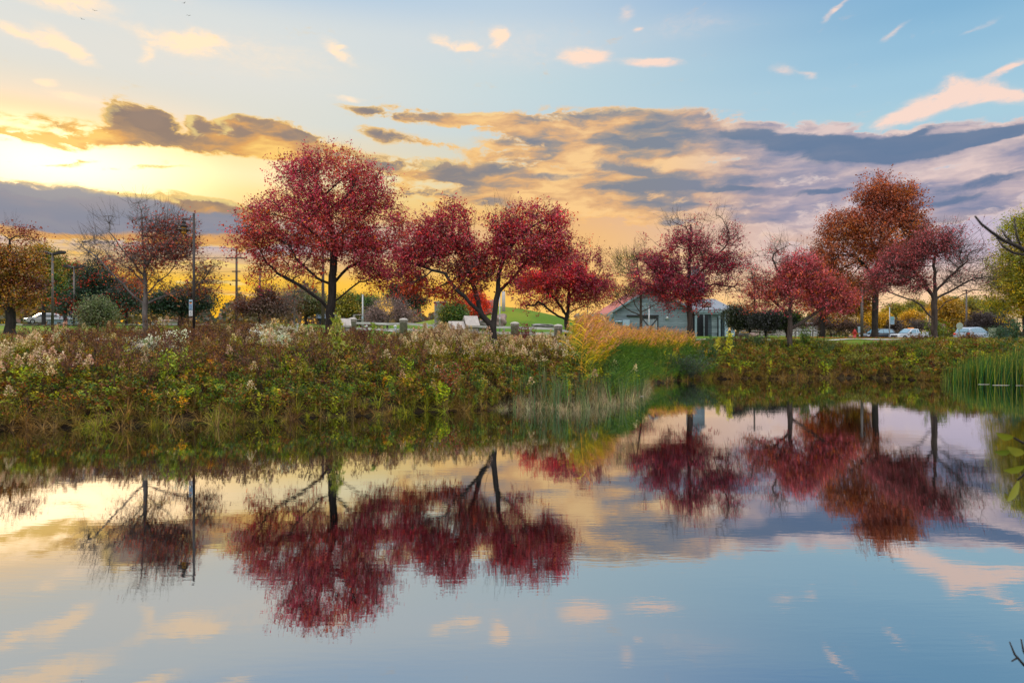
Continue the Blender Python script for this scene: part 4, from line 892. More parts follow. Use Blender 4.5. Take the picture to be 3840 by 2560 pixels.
    put('green_undergrowth', 'fresh green leafy plants low along the water edge', 'undergrowth', T_green, 5200, -20, 42, 9, lambda px, s, x, y: (.95*box(px, 560, 2000, 120)*box(s, .1, 3.0, .4)*(n2(x, y, 1.4, 5) > -.2)+.45*(n2(x, y, 1.1, 7) > .15)+.75*(px > 2700)*box(s, 1.5, 8, 1)*(n2(x, y, .7, 3) > .0))*(1-.8*box(px, 2180, 2600, 40)), 26, .5, .95, power=.8)
    put('lime_green_plants', 'bright yellow-green leafy clumps in the bank vegetation', 'meadow plants', T_lime, 3900, -20, 42, 8, lambda px, s, x, y: (.9*box(px, 590, 700, 25)*box(s, 1.8, 3.6, .6)+.5*(n2(x, y, 1.9, 9) > .33)+.5*box(px, 2950, 3300, 60)*box(s, 2.5, 5, .8)*(n2(x, y, 1.2, 4) > 0)), 27, .6, 1.0)
    put('white_asters', 'cream-white flowering asters in loose drifts', 'asters', T_aster, 1500, -20, 6, 13, lambda px, s, x, y: (1.0*box(px, 470, 680, 25)*box(s, 4.2, 6.2, .5)+.6*box(px, 960, 1110, 30)*sst(s, 5, 6.5)+.15*(n2(x, y, 1.8, 11) > .42)*sst(s, 2.5, 4)), 28, .7, 1.05)
    put('pale_seed_heads', 'pale beige seed heads at the top of the meadow', 'seed heads', T_pale, 2200, -20, 10, 15, lambda px, s, x, y: (.22*sst(s, 5, 7)*(n2(x, y, 1.2, 12) > 0)+.5*box(px, 1900, 2130, 30)*box(s, 2.5, 5, .6)), 29, .55, .95)
    put('shore_grass', 'tan grass tufts arching over the water edge', 'grass', T_tuft, 1900, -20, 42, 1.5, lambda px, s, x, y: (.75-.45*box(px, 1100, 1700))*np.where(box(px, 1900, 2560, 30) > .5, .15, 1), 30, .7, 1.25, s0=-.35, over=9)
    put('green_shore_grass', 'green and straw-coloured grass hanging into the pond', 'grass', T_tuftg, 1700, -20, 42, 1.8, lambda px, s, x, y: (.45+.3*box(px, 650, 1600))*np.where(box(px, 1900, 2560, 30) > .5, .15, 1)*np.where(px > 2700, .4, 1), 31, .6, 1.1, s0=-.3, over=9)
    T_under = [t_forb(rg, rg.uniform(.35, .6), DBR, c_, 60, .085, .034, 5, None, 0, upright=.25, basebare=.02) for c_ in (RDB+OLV, GR+OLV, OLV+YG[:2], GR+OLV[:1], BRN+OLV, GR+YG)]
    put('low_undergrowth', 'mixed brown and green low growth covering the slope of the bank', 'undergrowth', T_under, 13000, -20, 42, 7.5, lambda px, s, x, y: (1-.8*box(px, 2200, 2640, 40))*sst(s, .05, .5)*(np.where(s > 5, .5, .95)-.45*box(px, 120, 1050)*sst(s, 1.8, 3)), 49, .6, 1.25, power=.8, over=3)
    # common reed stand
    RG = [(66, 94, 32), (84, 110, 36), (46, 72, 28), (112, 120, 38)]; RY = [(184, 150, 44), (196, 166, 54), (156, 132, 44), (206, 156, 44), (130, 130, 44)]; RP = [(176, 130, 92), (158, 112, 80), (196, 152, 112)]
    T_reed = [t_reed(rg, rg.uniform(1.45, 1.8), RG, RY, RP) for _ in range(7)]
    hs2 = lambda X, Y: np.interp(1920+FP*X/Y, [2280, 2450, 2690], [.78, .58, .48])
    T_reedg = [t_reed(rg, rg.uniform(1.3, 1.7), RG, RG, None) for _ in range(4)]
    X, Y = cand(6500, 1.5, 11.5, 11, lambda px, s, x, y: box(px, 2150, 2640, 22)*(1-.3*sst(px, 2280, 2420))*sst(s, .8+1.5*sst(px, 2200, 2350), 2.4+1.5*sst(px, 2200, 2350))*(1-sst(s, 7.5, 9.5))*(.35+.65*(n2(x, y, 2.3, 6) > -.15)), 41)
    hs = np.interp(1920+FP*X/Y, [2120, 2180, 2300, 2450, 2660], [.95, 1.0, .82, .64, .56])
    scatter('golden_reeds', 'tall golden reeds with feathery brownish heads left of the inlet', 'reeds', T_reed, X, Y, hs*U(len(X), .85, 1.12), rg, rot=False, lean=.13, tint=.24)
    X, Y = cand(6000, 2.5, 12, 8, lambda px, s, x, y: box(px, 2280, 2690, 25)*(.3+.7*(n2(x, y, 2.1, 3) > -.2))*np.where(s < 3, .8, .55), 42)
    scatter('green_reeds', 'green leaning reeds overhanging the dark inlet', 'reeds', T_reedg, X, Y, hs2(X, Y)*U(len(X), .72, 1.15), rg, rot=False, lean=.12, tint=.22)
    # bulrush fringe standing in the shallows
    T_bul = [t_tuft(rg, 16, 1.05, .013, [(130, 132, 96), (160, 150, 120), (100, 108, 70), (170, 156, 132), (120, 96, 70)], .55, 1.5, 6) for _ in range(6)]
    T_bulv = [t_cattail(rg, 1.15, [(50, 76, 44), (70, 92, 54), (96, 104, 66)], .15) for _ in range(4)]
    def fringe(n, px0, px1, s0, s1, seed):
        r = np.random.default_rng(seed); X = r.uniform(PX(px0, 22), PX(px1, 29), n); S = r.uniform(s0, s1, n); Y = y_far(X)+wob(X, y_far(X))+S
        k = (1920+FP*X/Y > px0) & (1920+FP*X/Y < px1); return X[k], Y[k]
    X, Y = fringe(620, 1860, 2490, -.9, 1.6, 43)
    scatter('bent_rushes', 'pale grey-green rushes bending over in the shallow water', 'rushes', T_bul, X, Y, U(len(X), .40, .80)*np.interp(1920+FP*X/Y, [1860, 2000, 2500], [.5, 1, 1]), rg, lean=.1, zfun=np.maximum(ground_z(X, Y), -.12))
    X, Y = fringe(90, 1900, 2440, -.9, 1.8, 44)
    scatter('upright_rushes', 'dark green upright rushes among the bent ones', 'rushes', T_bulv, X, Y, U(len(X), .6, 1.05), rg, lean=.08, zfun=np.maximum(ground_z(X, Y), -.12))
    # cattails at the right
    T_cat = [t_cattail(rg, 1.6, [(40, 84, 34), (56, 100, 38), (30, 66, 28), (96, 118, 44), (120, 116, 56)], .16) for _ in range(6)]
    r = np.random.default_rng(45); X = r.uniform(21, 33, 4200); Y = y_far(X)+wob(X, 35)+r.uniform(-1.7, 1.0, 4200); px = 1920+FP*X/Y
    k = (px > 3520+(r.uniform(0, 1, 4200)**1.2)*160) & (Y > 33.0); X, Y = X[k], Y[k]
    hh = np.interp(1920+FP*X/Y, [3540, 3640, 3860], [.45, .80, 1.0])
    scatter('cattails', 'bright green cattail stand in the water at the right edge', 'cattails', T_cat, X, Y, hh*U(len(X), .8, 1.05), rg, rot=False, lean=.05, zfun=np.maximum(ground_z(X, Y), -.1), tint=.2)
    put('blue_green_brush', 'blue-green tall leafy plants on the right bank crest', 'brush', T_bgreen, 1500, 8, 42, 9, lambda px, s, x, y: (1.0*box(px, 2560, 2740, 25)*box(s, 3, 8, .8)+.9*box(px, 2830, 2880, 15)*box(s, 3, 6.5, .8)+1.0*box(px, 3050, 3110, 18)*box(s, 2.5, 6.5, .8)+.9*box(px, 3400, 3480, 15)*box(s, 3, 7, .8)+1.0*box(px, 3725, 3860, 25)*box(s, 2.5, 8, .8)), 46, .45, .85, over=1.6)
    put('rough_grass', 'short rough grass where the meadow meets the lawn', 'grass', T_lawnt, 9000, 4, 46, 16, lambda px, s, x, y: sst(s, 5.5, 7.5)*.9, 47, .7, 1.4, s0=6.0)
    # fallen pale reeds lying on the water
    r = np.random.default_rng(48)
    for k, (px, py, L, a) in enumerate([(3690, 1441, .9, .05), (3755, 1444, 1.2, -.06), (3830, 1445, .8, .04), (2340, 1493, .8, .2), (2392, 1486, .7, .1)]):
        d = EYE*FP/(py-HY); v = P(px, py, d); m = MB(); c, s_ = math.cos(a), math.sin(a)
        L *= .7; m.tube([(-L/2*c, -L/2*s_, .003), (-L*.1, 0.01, .012), (L/4*c, L/4*s_, .012), (L/2*c, L/2*s_, .004)], [.006, .007, .006, .003], 6)
        o = m.build('fallen_reed', FALLEN); o.location = (v.x, v.y, 0.0)
        tag(o, ['leftmost pale broken reed floating below the right cattails', 'longest pale broken reed floating before the right cattails', 'pale broken reed floating at the right edge of the picture', 'pale broken reed on the water off the rush tip', 'shortest pale reed floating nearest the dark inlet'][k], 'reed', 'broken reeds floating on the pond')
FALLEN = principled('bleached_reed', (.55, .50, .42, 1), .7)
build_meadow()
def build_named_plants():
    WIDE = {'bank_shrub': .95, 'willow_bush': 1.7}
    rg = np.random.default_rng(77)
    spec = [ # name, label, cat, px, d, h, kind
        ('willow_bush', 'dark green rounded willow bush at the water edge right of the reeds', 'shrub', 2575, 37.6, 1.55, [(40, 66, 30), (54, 84, 34), (30, 50, 28)], 120, .11, .03),
        ('bank_shrub', 'dark green bushy shrub right of the rust shrub on the right bank', 'shrub', 2835, 44.0, 1.25, [(56, 84, 34), (40, 66, 30), (80, 100, 36)], 44, .10, .04),
        ('bank_shrub', 'olive bushy shrub just right of the rose-red maple foot', 'shrub', 3100, 43.2, 1.15, [(104, 110, 36), (84, 96, 34), (124, 120, 40)], 44, .10, .04),
        ('bank_shrub', 'brown-green shrub halfway between the rose-red and pink maples', 'shrub', 3260, 42.6, .95, [(104, 80, 36), (88, 84, 34), (126, 96, 40)], 40, .10, .04),
        ('bank_shrub', 'rust-coloured shrub in front of the white pickup truck', 'shrub', 3440, 43.8, .8, [(120, 76, 36), (100, 60, 34), (110, 96, 36)], 42, .10, .04),
        ('bank_shrub', 'russet rounded shrub below the silver SUV', 'shrub', 3640, 42.5, .95, [(126, 84, 38), (104, 66, 34), (120, 100, 40)], 50, .10, .04),
        ('bank_shrub', 'dark blue-green shrub in front of the green utility cabinet', 'shrub', 3745, 44.0, 1.35, [(44, 76, 54), (58, 90, 56), (70, 84, 40)], 46, .10, .04),
        ('bank_shrub', 'low dark green shrub between the willow bush and the yellow saplings', 'shrub', 2660, 40.8, 1.0, [(44, 72, 34), (60, 90, 38)], 40, .10, .04),
        ('bank_shrub', 'yellow-green shrub low on the right bank beneath the oak', 'shrub', 3205, 41.0, .85, [(136, 136, 40), (116, 120, 36)], 34, .09, .035),
        ('sapling', 'yellow-green drooping sapling in the middle of the brown meadow', 'sapling', 1262, 24.8, 2.0, [(150, 156, 40), (124, 140, 40), (186, 176, 80)], 26, .15, .055),
        ('red_leaved_shrub', 'small orange-red shrub at the water edge left of the rushes', 'shrub', 1688, 23.4, 1.35, [(150, 62, 36), (130, 50, 40), (110, 90, 40), (166, 84, 36)], 12, .08, .04),
        ('maroon_shrub', 'dark maroon-leaved shrub on the meadow crest below the white rail fence', 'shrub', 1360, 30.5, 1.15, [(96, 34, 40), (80, 28, 34), (116, 44, 44)], 24, .09, .05),
        ('maroon_shrub', 'dull wine-red shrub in front of the left stone fence post', 'shrub', 1975, 31.5, 1.4, [(120, 50, 46), (96, 44, 40), (140, 66, 54)], 22, .09, .045),
        ('lime_shrub', 'bright yellow-green feathery shrub on the front of the left bank', 'shrub', 650, 21.2, 1.3, [(140, 160, 30), (110, 140, 34), (166, 170, 40)], 22, .09, .04),
        ('yellow_sapling', 'lemon-yellow slender sapling where the reeds end', 'sapling', 2735, 41.5, 1.7, [(206, 196, 30), (186, 180, 34), (170, 176, 40)], 16, .12, .06),
        ('yellow_sapling', 'golden-green short sapling beside the reeds, left of the lemon-yellow one', 'sapling', 2690, 41.0, 1.5, [(190, 176, 34), (150, 156, 40)], 14, .12, .05),
        ('rust_shrub', 'narrow dark rust shrub rising right of the lemon-yellow saplings', 'shrub', 2755, 44.5, 1.1, [(84, 50, 34), (104, 60, 38)], 22, .09, .045),
        ('green_shrub', 'broad yellow-green shrub hiding the road signs beside the silver SUV', 'shrub', 3515, 45.0, 1.75, [(110, 126, 34), (140, 146, 36), (90, 110, 34)], 46, .12, .075),
        ('green_shrub', 'upright bright green shrub left of the bicycle hoops', 'shrub', 3018, 44.0, 1.6, [(96, 130, 36), (120, 146, 36), (76, 110, 36)], 22, .11, .06),
        ('green_shrub', 'blue-green column-like shrub hiding the right half of the utility box', 'shrub', 3805, 46.0, 1.9, [(50, 84, 56), (64, 100, 60), (60, 80, 40)], 24, .11, .06),
        ('aster_clump', 'largest cream-white aster clump on the left meadow', 'aster', 560, 23.4, 1.25, [(206, 206, 180), (188, 196, 166), (96, 116, 50)], 22, .07, .06),
        ('fern_clump', 'pale feathery green clump on the crest below the utility pole', 'plant', 1010, 29.0, 1.2, [(150, 156, 110), (130, 140, 90), (170, 172, 130)], 26, .08, .035),
        ('leafy_sapling', 'thin light green sapling in front of the white rail fence', 'sapling', 1402, 27.5, 1.55, [(140, 166, 40), (120, 146, 40)], 9, .12, .07),
    ]
    for k, (nm, lb, cat, px, d, h, cols, nb, ls, lw) in enumerate(spec):
        r = np.random.default_rng(300+k); x = PX(px, d); z = float(ground_z(x, d)); root = thing(nm, (x, d, z), lb, cat)
        P0, P1, pts = [], [], []
        wide = WIDE[nm] if nm in WIDE else .62 if cat in ('shrub', 'aster', 'plant') else .42
        if nm == 'green_shrub' and h > 1.7 and ls == .12: wide = 1.0
        for b in range(nb):
            f = r.uniform(.0, .35) if cat != 'sapling' else r.uniform(.15, .85)
            a = r.uniform(0, 6.28); sp = wide*r.uniform(.1, 1)*(1 if cat != 'sapling' else (1.1-f)); p0 = np.array([0, 0, h*f*(.3 if cat != 'sapling' else 1)])
            top = np.array([math.cos(a)*sp, math.sin(a)*sp, h*(r.uniform(.6, 1.0) if cat != 'sapling' else min(1, f+r.uniform(.1, .25)))])
            top[2] -= .25*h*(sp/wide)**2*.5
            P0.append(p0); P1.append(top)
            m = 34 if cat != 'sapling' else 22
            t = r.uniform(.15, 1.05, m)[:, None]; pts.append(p0*(1-t)+top*t+r.normal(size=(m, 3))*.055*h**.5)
        if cat == 'sapling': P0.append(np.zeros(3)); P1.append(np.array([0.03, 0, h]))
        P0, P1 = np.array(P0), np.array(P1); V, F = tubes(P0, P1, np.full(len(P0), .008), np.full(len(P0), .003), 4)
        np_mesh('stem', V, F, BARK, root)
        C = np.concatenate(pts); V, F = leaf_quads(C, ls, r, .4 if cat != 'sapling' else .9, lw/ls)
        cc = np.array([cmix(r, cols) for _ in range(len(C))]); np_mesh('foliage', V, F, GREENLEAF, root, col=np.repeat(cc, 4, 0))
build_named_plants()
# ---------------------------------------------------------------- buildings, fences, poles, signs
def planks(name, c1, c2, pitch=.28, joint=.06, vertical=False, rough=.85):
    m, nt, out = new_mat(name); L = nt.links.new
    b = N(nt, 'ShaderNodeBsdfPrincipled'); b.inputs['Roughness'].default_value = rough; b.inputs['Specular IOR Level'].default_value = .25
    tc = N(nt, 'ShaderNodeTexCoord'); sp = N(nt, 'ShaderNodeSeparateXYZ'); L(tc.outputs['Object'], sp.inputs[0])
    def mth(op, a, v=None):
        n = N(nt, 'ShaderNodeMath', operation=op); L(a, n.inputs[0])
        if v is not None: n.inputs[1].default_value = v
        return n.outputs[0]
    axis = sp.outputs['X'] if vertical else sp.outputs['Z']
    t = mth('DIVIDE', axis, pitch); fr = mth('FRACT', t); fl = mth('FLOOR', t)
    wn = N(nt, 'ShaderNodeTexWhiteNoise', noise_dimensions='1D'); L(fl, wn.inputs['W'])
    mp = N(nt, 'ShaderNodeMapping'); mp.inputs['Scale'].default_value = (5, 5, .4) if vertical else (.5, .5, 6); L(tc.outputs['Object'], mp.inputs[0])
    no = N(nt, 'ShaderNodeTexNoise'); no.inputs['Scale'].default_value = 2.2; no.inputs['Detail'].default_value = 6; L(mp.outputs[0], no.inputs['Vector'])
    no2 = N(nt, 'ShaderNodeTexNoise'); no2.inputs['Scale'].default_value = .55; no2.inputs['Detail'].default_value = 4; L(tc.outputs['Object'], no2.inputs['Vector'])
    a = N(nt, 'ShaderNodeMath', operation='MULTIPLY_ADD'); L(wn.outputs['Value'], a.inputs[0]); a.inputs[1].default_value = .35; L(no.outputs['Fac'], a.inputs[2])
    a2 = N(nt, 'ShaderNodeMath', operation='MULTIPLY_ADD'); L(no2.outputs['Fac'], a2.inputs[0]); a2.inputs[1].default_value = .7; L(a.outputs[0], a2.inputs[2])
    cr = N(nt, 'ShaderNodeValToRGB'); cr.color_ramp.elements[0].color = (*c1, 1); cr.color_ramp.elements[1].color = (*c2, 1)
    cr.color_ramp.elements[0].position = .55; cr.color_ramp.elements[1].position = 1.3 if False else 1.0
    sc_ = mth('MULTIPLY', a2.outputs[0], .78); L(sc_, cr.inputs['Fac'])
    j = mth('LESS_THAN', fr, joint); mx = N(nt, 'ShaderNodeMix', data_type='RGBA'); L(j, mx.inputs[0]); L(cr.outputs['Color'], mx.inputs[6]); mx.inputs[7].default_value = (*[c*.3 for c in c1], 1)
    L(mx.outputs[2], b.inputs['Base Color']); L(b.outputs[0], out.inputs['Surface']); return m
def seam_metal(name, col, pitch=.4):
    m = planks(name, tuple(c*.8 for c in col), col, pitch, .12, True, .45); return m
BOARD = planks('weathered_blue_grey_boards', (.095, .13, .145), (.22, .285, .31), .30, .07)
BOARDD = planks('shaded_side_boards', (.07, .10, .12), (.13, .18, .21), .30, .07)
TRIM = principled('blue_grey_trim', (.17, .24, .27, 1), .7, var=.15, scale=3)
BLACKW = principled('black_paint', (.012, .012, .014, 1), .5, var=.3)
INNER = principled('dark_interior', (.010, .012, .016, 1), .8)
ROOFRED = seam_metal('red_metal_roof', (.42, .11, .10))
ROOFGREY = seam_metal('grey_metal_roof', (.20, .22, .25), .35)
CONC = principled('cast_stone', (.36, .33, .30, 1), .85, var=.12, scale=7, bump=.2)
CONCD = principled('cast_stone_shadow_panel', (.26, .22, .20, 1), .85, var=.15, scale=7, bump=.2)
RAILW = principled('weathered_white_rail', (.46, .45, .43, 1), .8, var=.18, scale=5, stretch=(.3, 1, 1))
WOODG = principled('grey_fence_wood', (.26, .24, .22, 1), .85, var=.25, scale=6)
STONE = principled('boulder_stone', (.24, .17, .15, 1), .9, var=.4, scale=2.2, bump=.8)
STONEG = principled('grey_stone_wall', (.20, .19, .19, 1), .9, var=.3, scale=2.0, bump=.8)
METAL = principled('dark_bronze_metal', (.035, .030, .028, 1), .45, .6)
GALV = principled('galvanised_metal', (.34, .35, .35, 1), .5, .5, var=.15)
POLEW = principled('creosoted_pole_wood', (.075, .055, .045, 1), .9, var=.3, scale=8, stretch=(1, 1, .1))
LAMPPOLE = principled('brown_grey_lamp_pole', (.10, .085, .075, 1), .55, .2, var=.15)
UGREEN = principled('utility_green_paint', (.028, .085, .070, 1), .45, var=.12)
UPALE = principled('pale_green_edge', (.25, .34, .30, 1), .6)  # paler green for the cabinet's left edge and lid
WHITEP = principled('white_paint', (.50, .51, .50, 1), .5, var=.06)
BLUEW = principled('pale_blue_enamel', (.27, .38, .45, 1), .5, var=.08)
AMBER = principled('amber_plastic', (.85, .26, .03, 1), .3)
REDP = principled('red_paint', (.42, .030, .028, 1), .45)
AMBGL = emissive('glass_glow', (1.0, .55, .10, 1), .8)
ASPH = principled('asphalt', (.055, .055, .058, 1), .9, var=.2, scale=12)
CONCP = principled('pale_concrete_path', (.50, .49, .46, 1), .9, var=.1, scale=8)
def marks(mb, x0, x1, z, y, h, n, r):
    """a line of small letter-like strokes on a board facing -Y"""
    w = (x1-x0)/n
    for i in range(n):
        if r.uniform() < .12: continue
        a = x0+i*w; mb.box(a, a+w*.55, y, y+.004, z, z+h*r.uniform(.7, 1))
def barn():
    d = 95.0; X0, X1, XA = PX(2303, d), PX(2592, d), PX(2447, d); g = 2.15; ZA = 9.30; ZE = 5.95
    t = thing('barn', (XA, d, g), 'blue-grey board barn with red roof and black X-braced sliding door', 'barn')
    B = Vector((XA, d, g)); L = lambda x, y, z: (x-B.x, y-B.y, z-B.z)
    x0, x1, za, ze = X0-B.x, X1-B.x, ZA-g-.22, ZE-g-.16
    m = MB(); m.prism([(x0, -.4), (x1, -.4), (x1, ze), (0, za), (x0, ze)], 0, 24, 'y'); m.build('wall', BOARD, t)
    sl = (za-ze)/(0-x0); ov = .95
    for s_, nm in ((-1, 'roof'), (1, 'roof')):
        m = MB(); xe = (x0-ov) if s_ < 0 else (x1+ov); zz = za-sl*abs(xe)
        m.prism([(0, za+.02), (0, za+.22), (xe, zz+.20), (xe, zz)], -.7, 24.6, 'y'); r_ = m.build(nm, ROOFRED, t)
        if s_ < 0:
            f = MB(); f.prism([(0, za-.06), (0, za+.24), (xe-.02, zz+.22), (xe-.02, zz-.08)], -.78, -.703, 'y'); f.build('fascia', TRIM, r_)
        else:
            f = MB(); f.prism([(0.002, za-.06), (0.002, za+.24), (xe+.02, zz+.22), (xe+.02, zz-.08)], -.78, -.703, 'y'); f.build('fascia', TRIM, r_)
    # corner boards
    for a_, b_ in ((x0-.03, x0+.16), (x1-.16, x1+.03)): m = MB(); m.box(a_, b_, -.05, -.003, -.3, ze-.05); m.build('corner_trim', TRIM, t)
    # sliding door
    c = lambda px, py: (PX(px, d)-B.x, PZ(py, d)-g)
    (a0, b1), (a1, _) = c(2404, 1191), c(2468, 1258)
    m = MB(); m.box(a0, a1, -.14, -.06, -.1, b1); dr = m.build('sliding_door', planks('door_boards', (.15, .18, .20), (.30, .34, .36), .22, .07, True), t)
    m = MB(); y_ = -.175; w = .16
    for p, q in (((a0+.08, 0), (a0+.08, b1)), ((a1-.08, 0), (a1-.08, b1))): m.box(p[0]-w/2, p[0]+w/2, y_, -.142, p[1]-.1, q[1])
    m.box(a0+w, a1-w, y_, -.142, b1-w, b1); m.box(a0+w, a1-w, y_, -.142, -.1, .1)
    m.bar((a0+.2, y_+.012, b1-.2), (a1-.2, y_+.012, .15), .03, .14); m.bar((a0+.2, y_-.012, .15), (a1-.2, y_-.012, b1-.2), .03, .14)
    m.build('brace', BLACKW, dr)
    (r0, rz), (r1, _) = c(2350, 1184), c(2469, 1184)
    m = MB(); m.box(r0, r1, -.22, -.02, rz-.12, rz+.12)
    for q in (2418, 2455): qx = c(q, 1184)[0]; m.box(qx-.12, qx+.12, -.2, -.1, b1, rz-.12)
    m.build('door_rail', BLACKW, t)
    (e0, e1), (e2, e3) = c(2333, 1199), c(2359, 1222)
    m = MB(); m.box(e0, e2, -.5, -.003, e3, e1); m.build('meter_box', BLUEW, t, .02)
    (e0, e1), (e2, e3) = c(2307, 1202), c(2332, 1208)
    m = MB(); m.tube([(e0, -.3, e1-.12), (e2, -.3, e1-.12)], .14, 12); m.build('vent_pipe', BLUEW, t)
    lx, lz = c(2500, 1193); m = MB(); m.lathe([(.05, .22), (.10, .2), (.22, .02), (.20, 0), (.12, -.16), (.02, -.2)], (lx, -.3, lz), 12); m.bar((lx, -.3, lz+.2), (lx, 0, lz+.2), .05); m.build('wall_lamp', WHITEP, t)
    # porch
    def post(p0, p1, y, z1, y2, nm, mt): m = MB(); m.box(PX(p0, d)-B.x, PX(p1, d)-B.x, y, y2, -.3, z1); m.build(nm, mt, t)
    zb = PZ(1179, d)-g
    post(2595, 2602, -1.6, zb, -1.4, 'porch_post', TRIM); post(2683, 2689, -1.6, zb, -1.4, 'porch_post', TRIM)
    post(2661, 2681, -1.1, zb, -.9, 'porch_panel', BOARD); post(2650, 2654, 1.5, zb, 1.8, 'porch_post', BOARD)
    m = MB(); m.box(PX(2594, d)-B.x, PX(2690, d)-B.x, -1.75, -1.35, zb, zb+.22); m.box(PX(2593, d)-B.x, PX(2692, d)-B.x, -1.85, -1.3, zb+.223, zb+.55)
    m.bar((PX(2678, d)-B.x, -1.5, zb-.02), (PX(2684, d)-B.x, -1.5, zb-.6), .08); m.bar((PX(2609, d)-B.x, -1.5, zb-.02), (PX(2601, d)-B.x, -1.5, zb-.6), .08)
    m.box(PX(2684, d)-B.x, PX(2689, d)-B.x, -1.6, -1.4, zb+.555, zb+.85); m.build('porch_beam', TRIM, t)
    # right wing
    wx1 = PX(2730, 99)-B.x
    m = MB(); m.box(x1+.02, wx1, 5.5, 16, -.4, PZ(1163, 99)-g); wl = m.build('wing_wall', BOARDD, t)
    for p0, p1 in ((2689, 2704), (2715, 2729)):
        q = MB(); q.box(PX(p0, 99)-B.x, PX(p1, 99)-B.x, 3.7, 3.9, -.1, PZ(1192 if p0 < 2700 else 1184, 99)-g); q.build('doorway', INNER, wl)
    q = MB(); q.box(PX(2602, 96)-B.x, PX(2662, 96)-B.x, 1.9, 2.0, -.2, zb); q.build('doorway', INNER, wl)
    m = MB(); m.box(x1+.02, PX(2690, 99)-B.x, 3.95, 5.45, -.3, PZ(1163, 99)-g); m.box(PX(2704, 99)-B.x, PX(2715, 99)-B.x, 3.95, 5.4, -.3, PZ(1163, 99)-g); m.build('wing_wall', BOARDD, t)
    # open pavilion under the same hip roof
    ex0, ex1 = x1-.6, PX(2757, 97.5)-B.x; ey0, ey1 = 2.2, 17.5; ez = PZ(1160, 97)-g; rz_ = PZ(1116, 101)-g
    rx0, rx1, ry = PX(2610, 103)-B.x, PX(2690, 103)-B.x, 9.5
    m = MB(); v = [(ex0, ey0, ez), (ex1, ey0, ez), (ex1, ey1, ez), (ex0, ey1, ez), (rx0, ry, rz_), (rx1, ry, rz_)]
    v2 = [(a, b, c_-.18) for a, b, c_ in v[:4]]
    m.add(v+v2, [(0, 1, 5, 4), (1, 2, 5), (2, 3, 4, 5), (3, 0, 4), (0, 6, 7, 1), (1, 7, 8, 2), (2, 8, 9, 3), (3, 9, 6, 0), (6, 9, 8, 7)]); m.build('wing_roof', ROOFGREY, t)
    for px in (2767, 2742): m = MB(); m.box(PX(px, 97.5)-.28-B.x-.6, PX(px, 97.5)-B.x-.4, 2.6, 2.85, -.3, ez-.2); m.build('pavilion_post', BLUEW, t)
    # cupola
    cx = PX(2608, 104)-B.x; cz = PZ(1095, 104)-g
    m = MB(); m.box(cx-1.0, cx+1.3, 8.6, 10.6, cz-.5, PZ(1036, 104)-g); cu = m.build('cupola', BOARD, t)
    q = MB(); z1 = PZ(1036, 104)-g; q.prism([(cx-1.3, z1), (cx+1.6, z1), (cx+.6, z1+.75), (cx-.3, z1+.75)], 8.3, 10.9, 'y'); q.build('roof', ROOFGREY, cu)
    q = MB(); z2 = PZ(1001, 104)-g; q.box(cx-.35, cx+.65, 9.1, 10.1, z1+.6, z2); q.box(cx-.5, cx+.8, 8.95, 10.25, z2, z2+.12); q.build('lantern', TRIM, cu)
    # board sign on the porch roof
    r = np.random.default_rng(3)
    s0, s1, sz0, sz1 = PX(2634, 93)-B.x, PX(2666, 93)-B.x, PZ(1153, 93)-g, PZ(1133, 93)-g
    m = MB(); m.box(s0, s1, -2.05, -1.95, sz0, sz1); m.bar((s0+.3, -1.9, zb+.5), (s0+.3, -1.9, sz0+.2), .08); m.bar((s1-.3, -1.9, zb+.5), (s1-.3, -1.9, sz0+.2), .08); sg = m.build('sign_board', principled('sign_wood', (.06, .045, .04, 1), .7), t)
    m = MB(); m.box(s0+.08, s1-.08, -2.07, -2.053, sz0+.22, sz1-.14); pn = m.build('panel', principled('faded_sign_face', (.40, .30, .26, 1), .7), sg)
    m = MB(); marks(m, s0+.14, s1-.14, sz0+.30, -2.076, .22, 9, r); m.build('lettering', REDP, pn)
    # bench by the wall
    bx, bz = c(2536, 1246); tb = thing('bench', (bx+B.x, 93.6, g+.05), 'low wooden bench standing against the barn wall beside the dark crimson maple', 'bench')
    m = MB(); m.box(-.75, .75, -.2, .2, .42, .48); m.build('seat', WOODG, tb)
    for s_ in (-.6, .6): m = MB(); m.box(s_-.04, s_+.04, -.18, .18, -.05, .418); m.build('leg', WOODG, tb)
barn()
def transformer(px, w, d, py, label, h=None):
    x = PX(px, d); g = float(ground_z(x, d)); H = PZ(py, d)-g; t = thing('utility_box', (x, d, g), label, 'utility box')
    m = MB(); m.box(-w/2, w/2, 0, w*.8, -.1, H-.12); m.build('body', UGREEN, t, .02)
    m = MB(); m.prism([(-.06, H-.117), (w*.8+.05, H-.117), (w*.8+.05, H), (-.02, H-.02)], -w/2-.04, w/2+.04, 'x'); m.build('lid', UGREEN, t, .01)
    m = MB(); m.box(-w*.12, w*.12, -.012, -.003, H*.62, H*.74); m.build('warning_label', WHITEP, t)
    m = MB(); m.box(-.012, .012, -.01, -.003, .1, H*.9); m.build('door_gap', BLACKW, t)
    return t
transformer(2318, 1.15, 82, 1226, 'left green utility box in front of the barn wall below the meter')
transformer(2352, 1.1, 84, 1224, 'right green utility box in front of the barn wall beside the young maple')
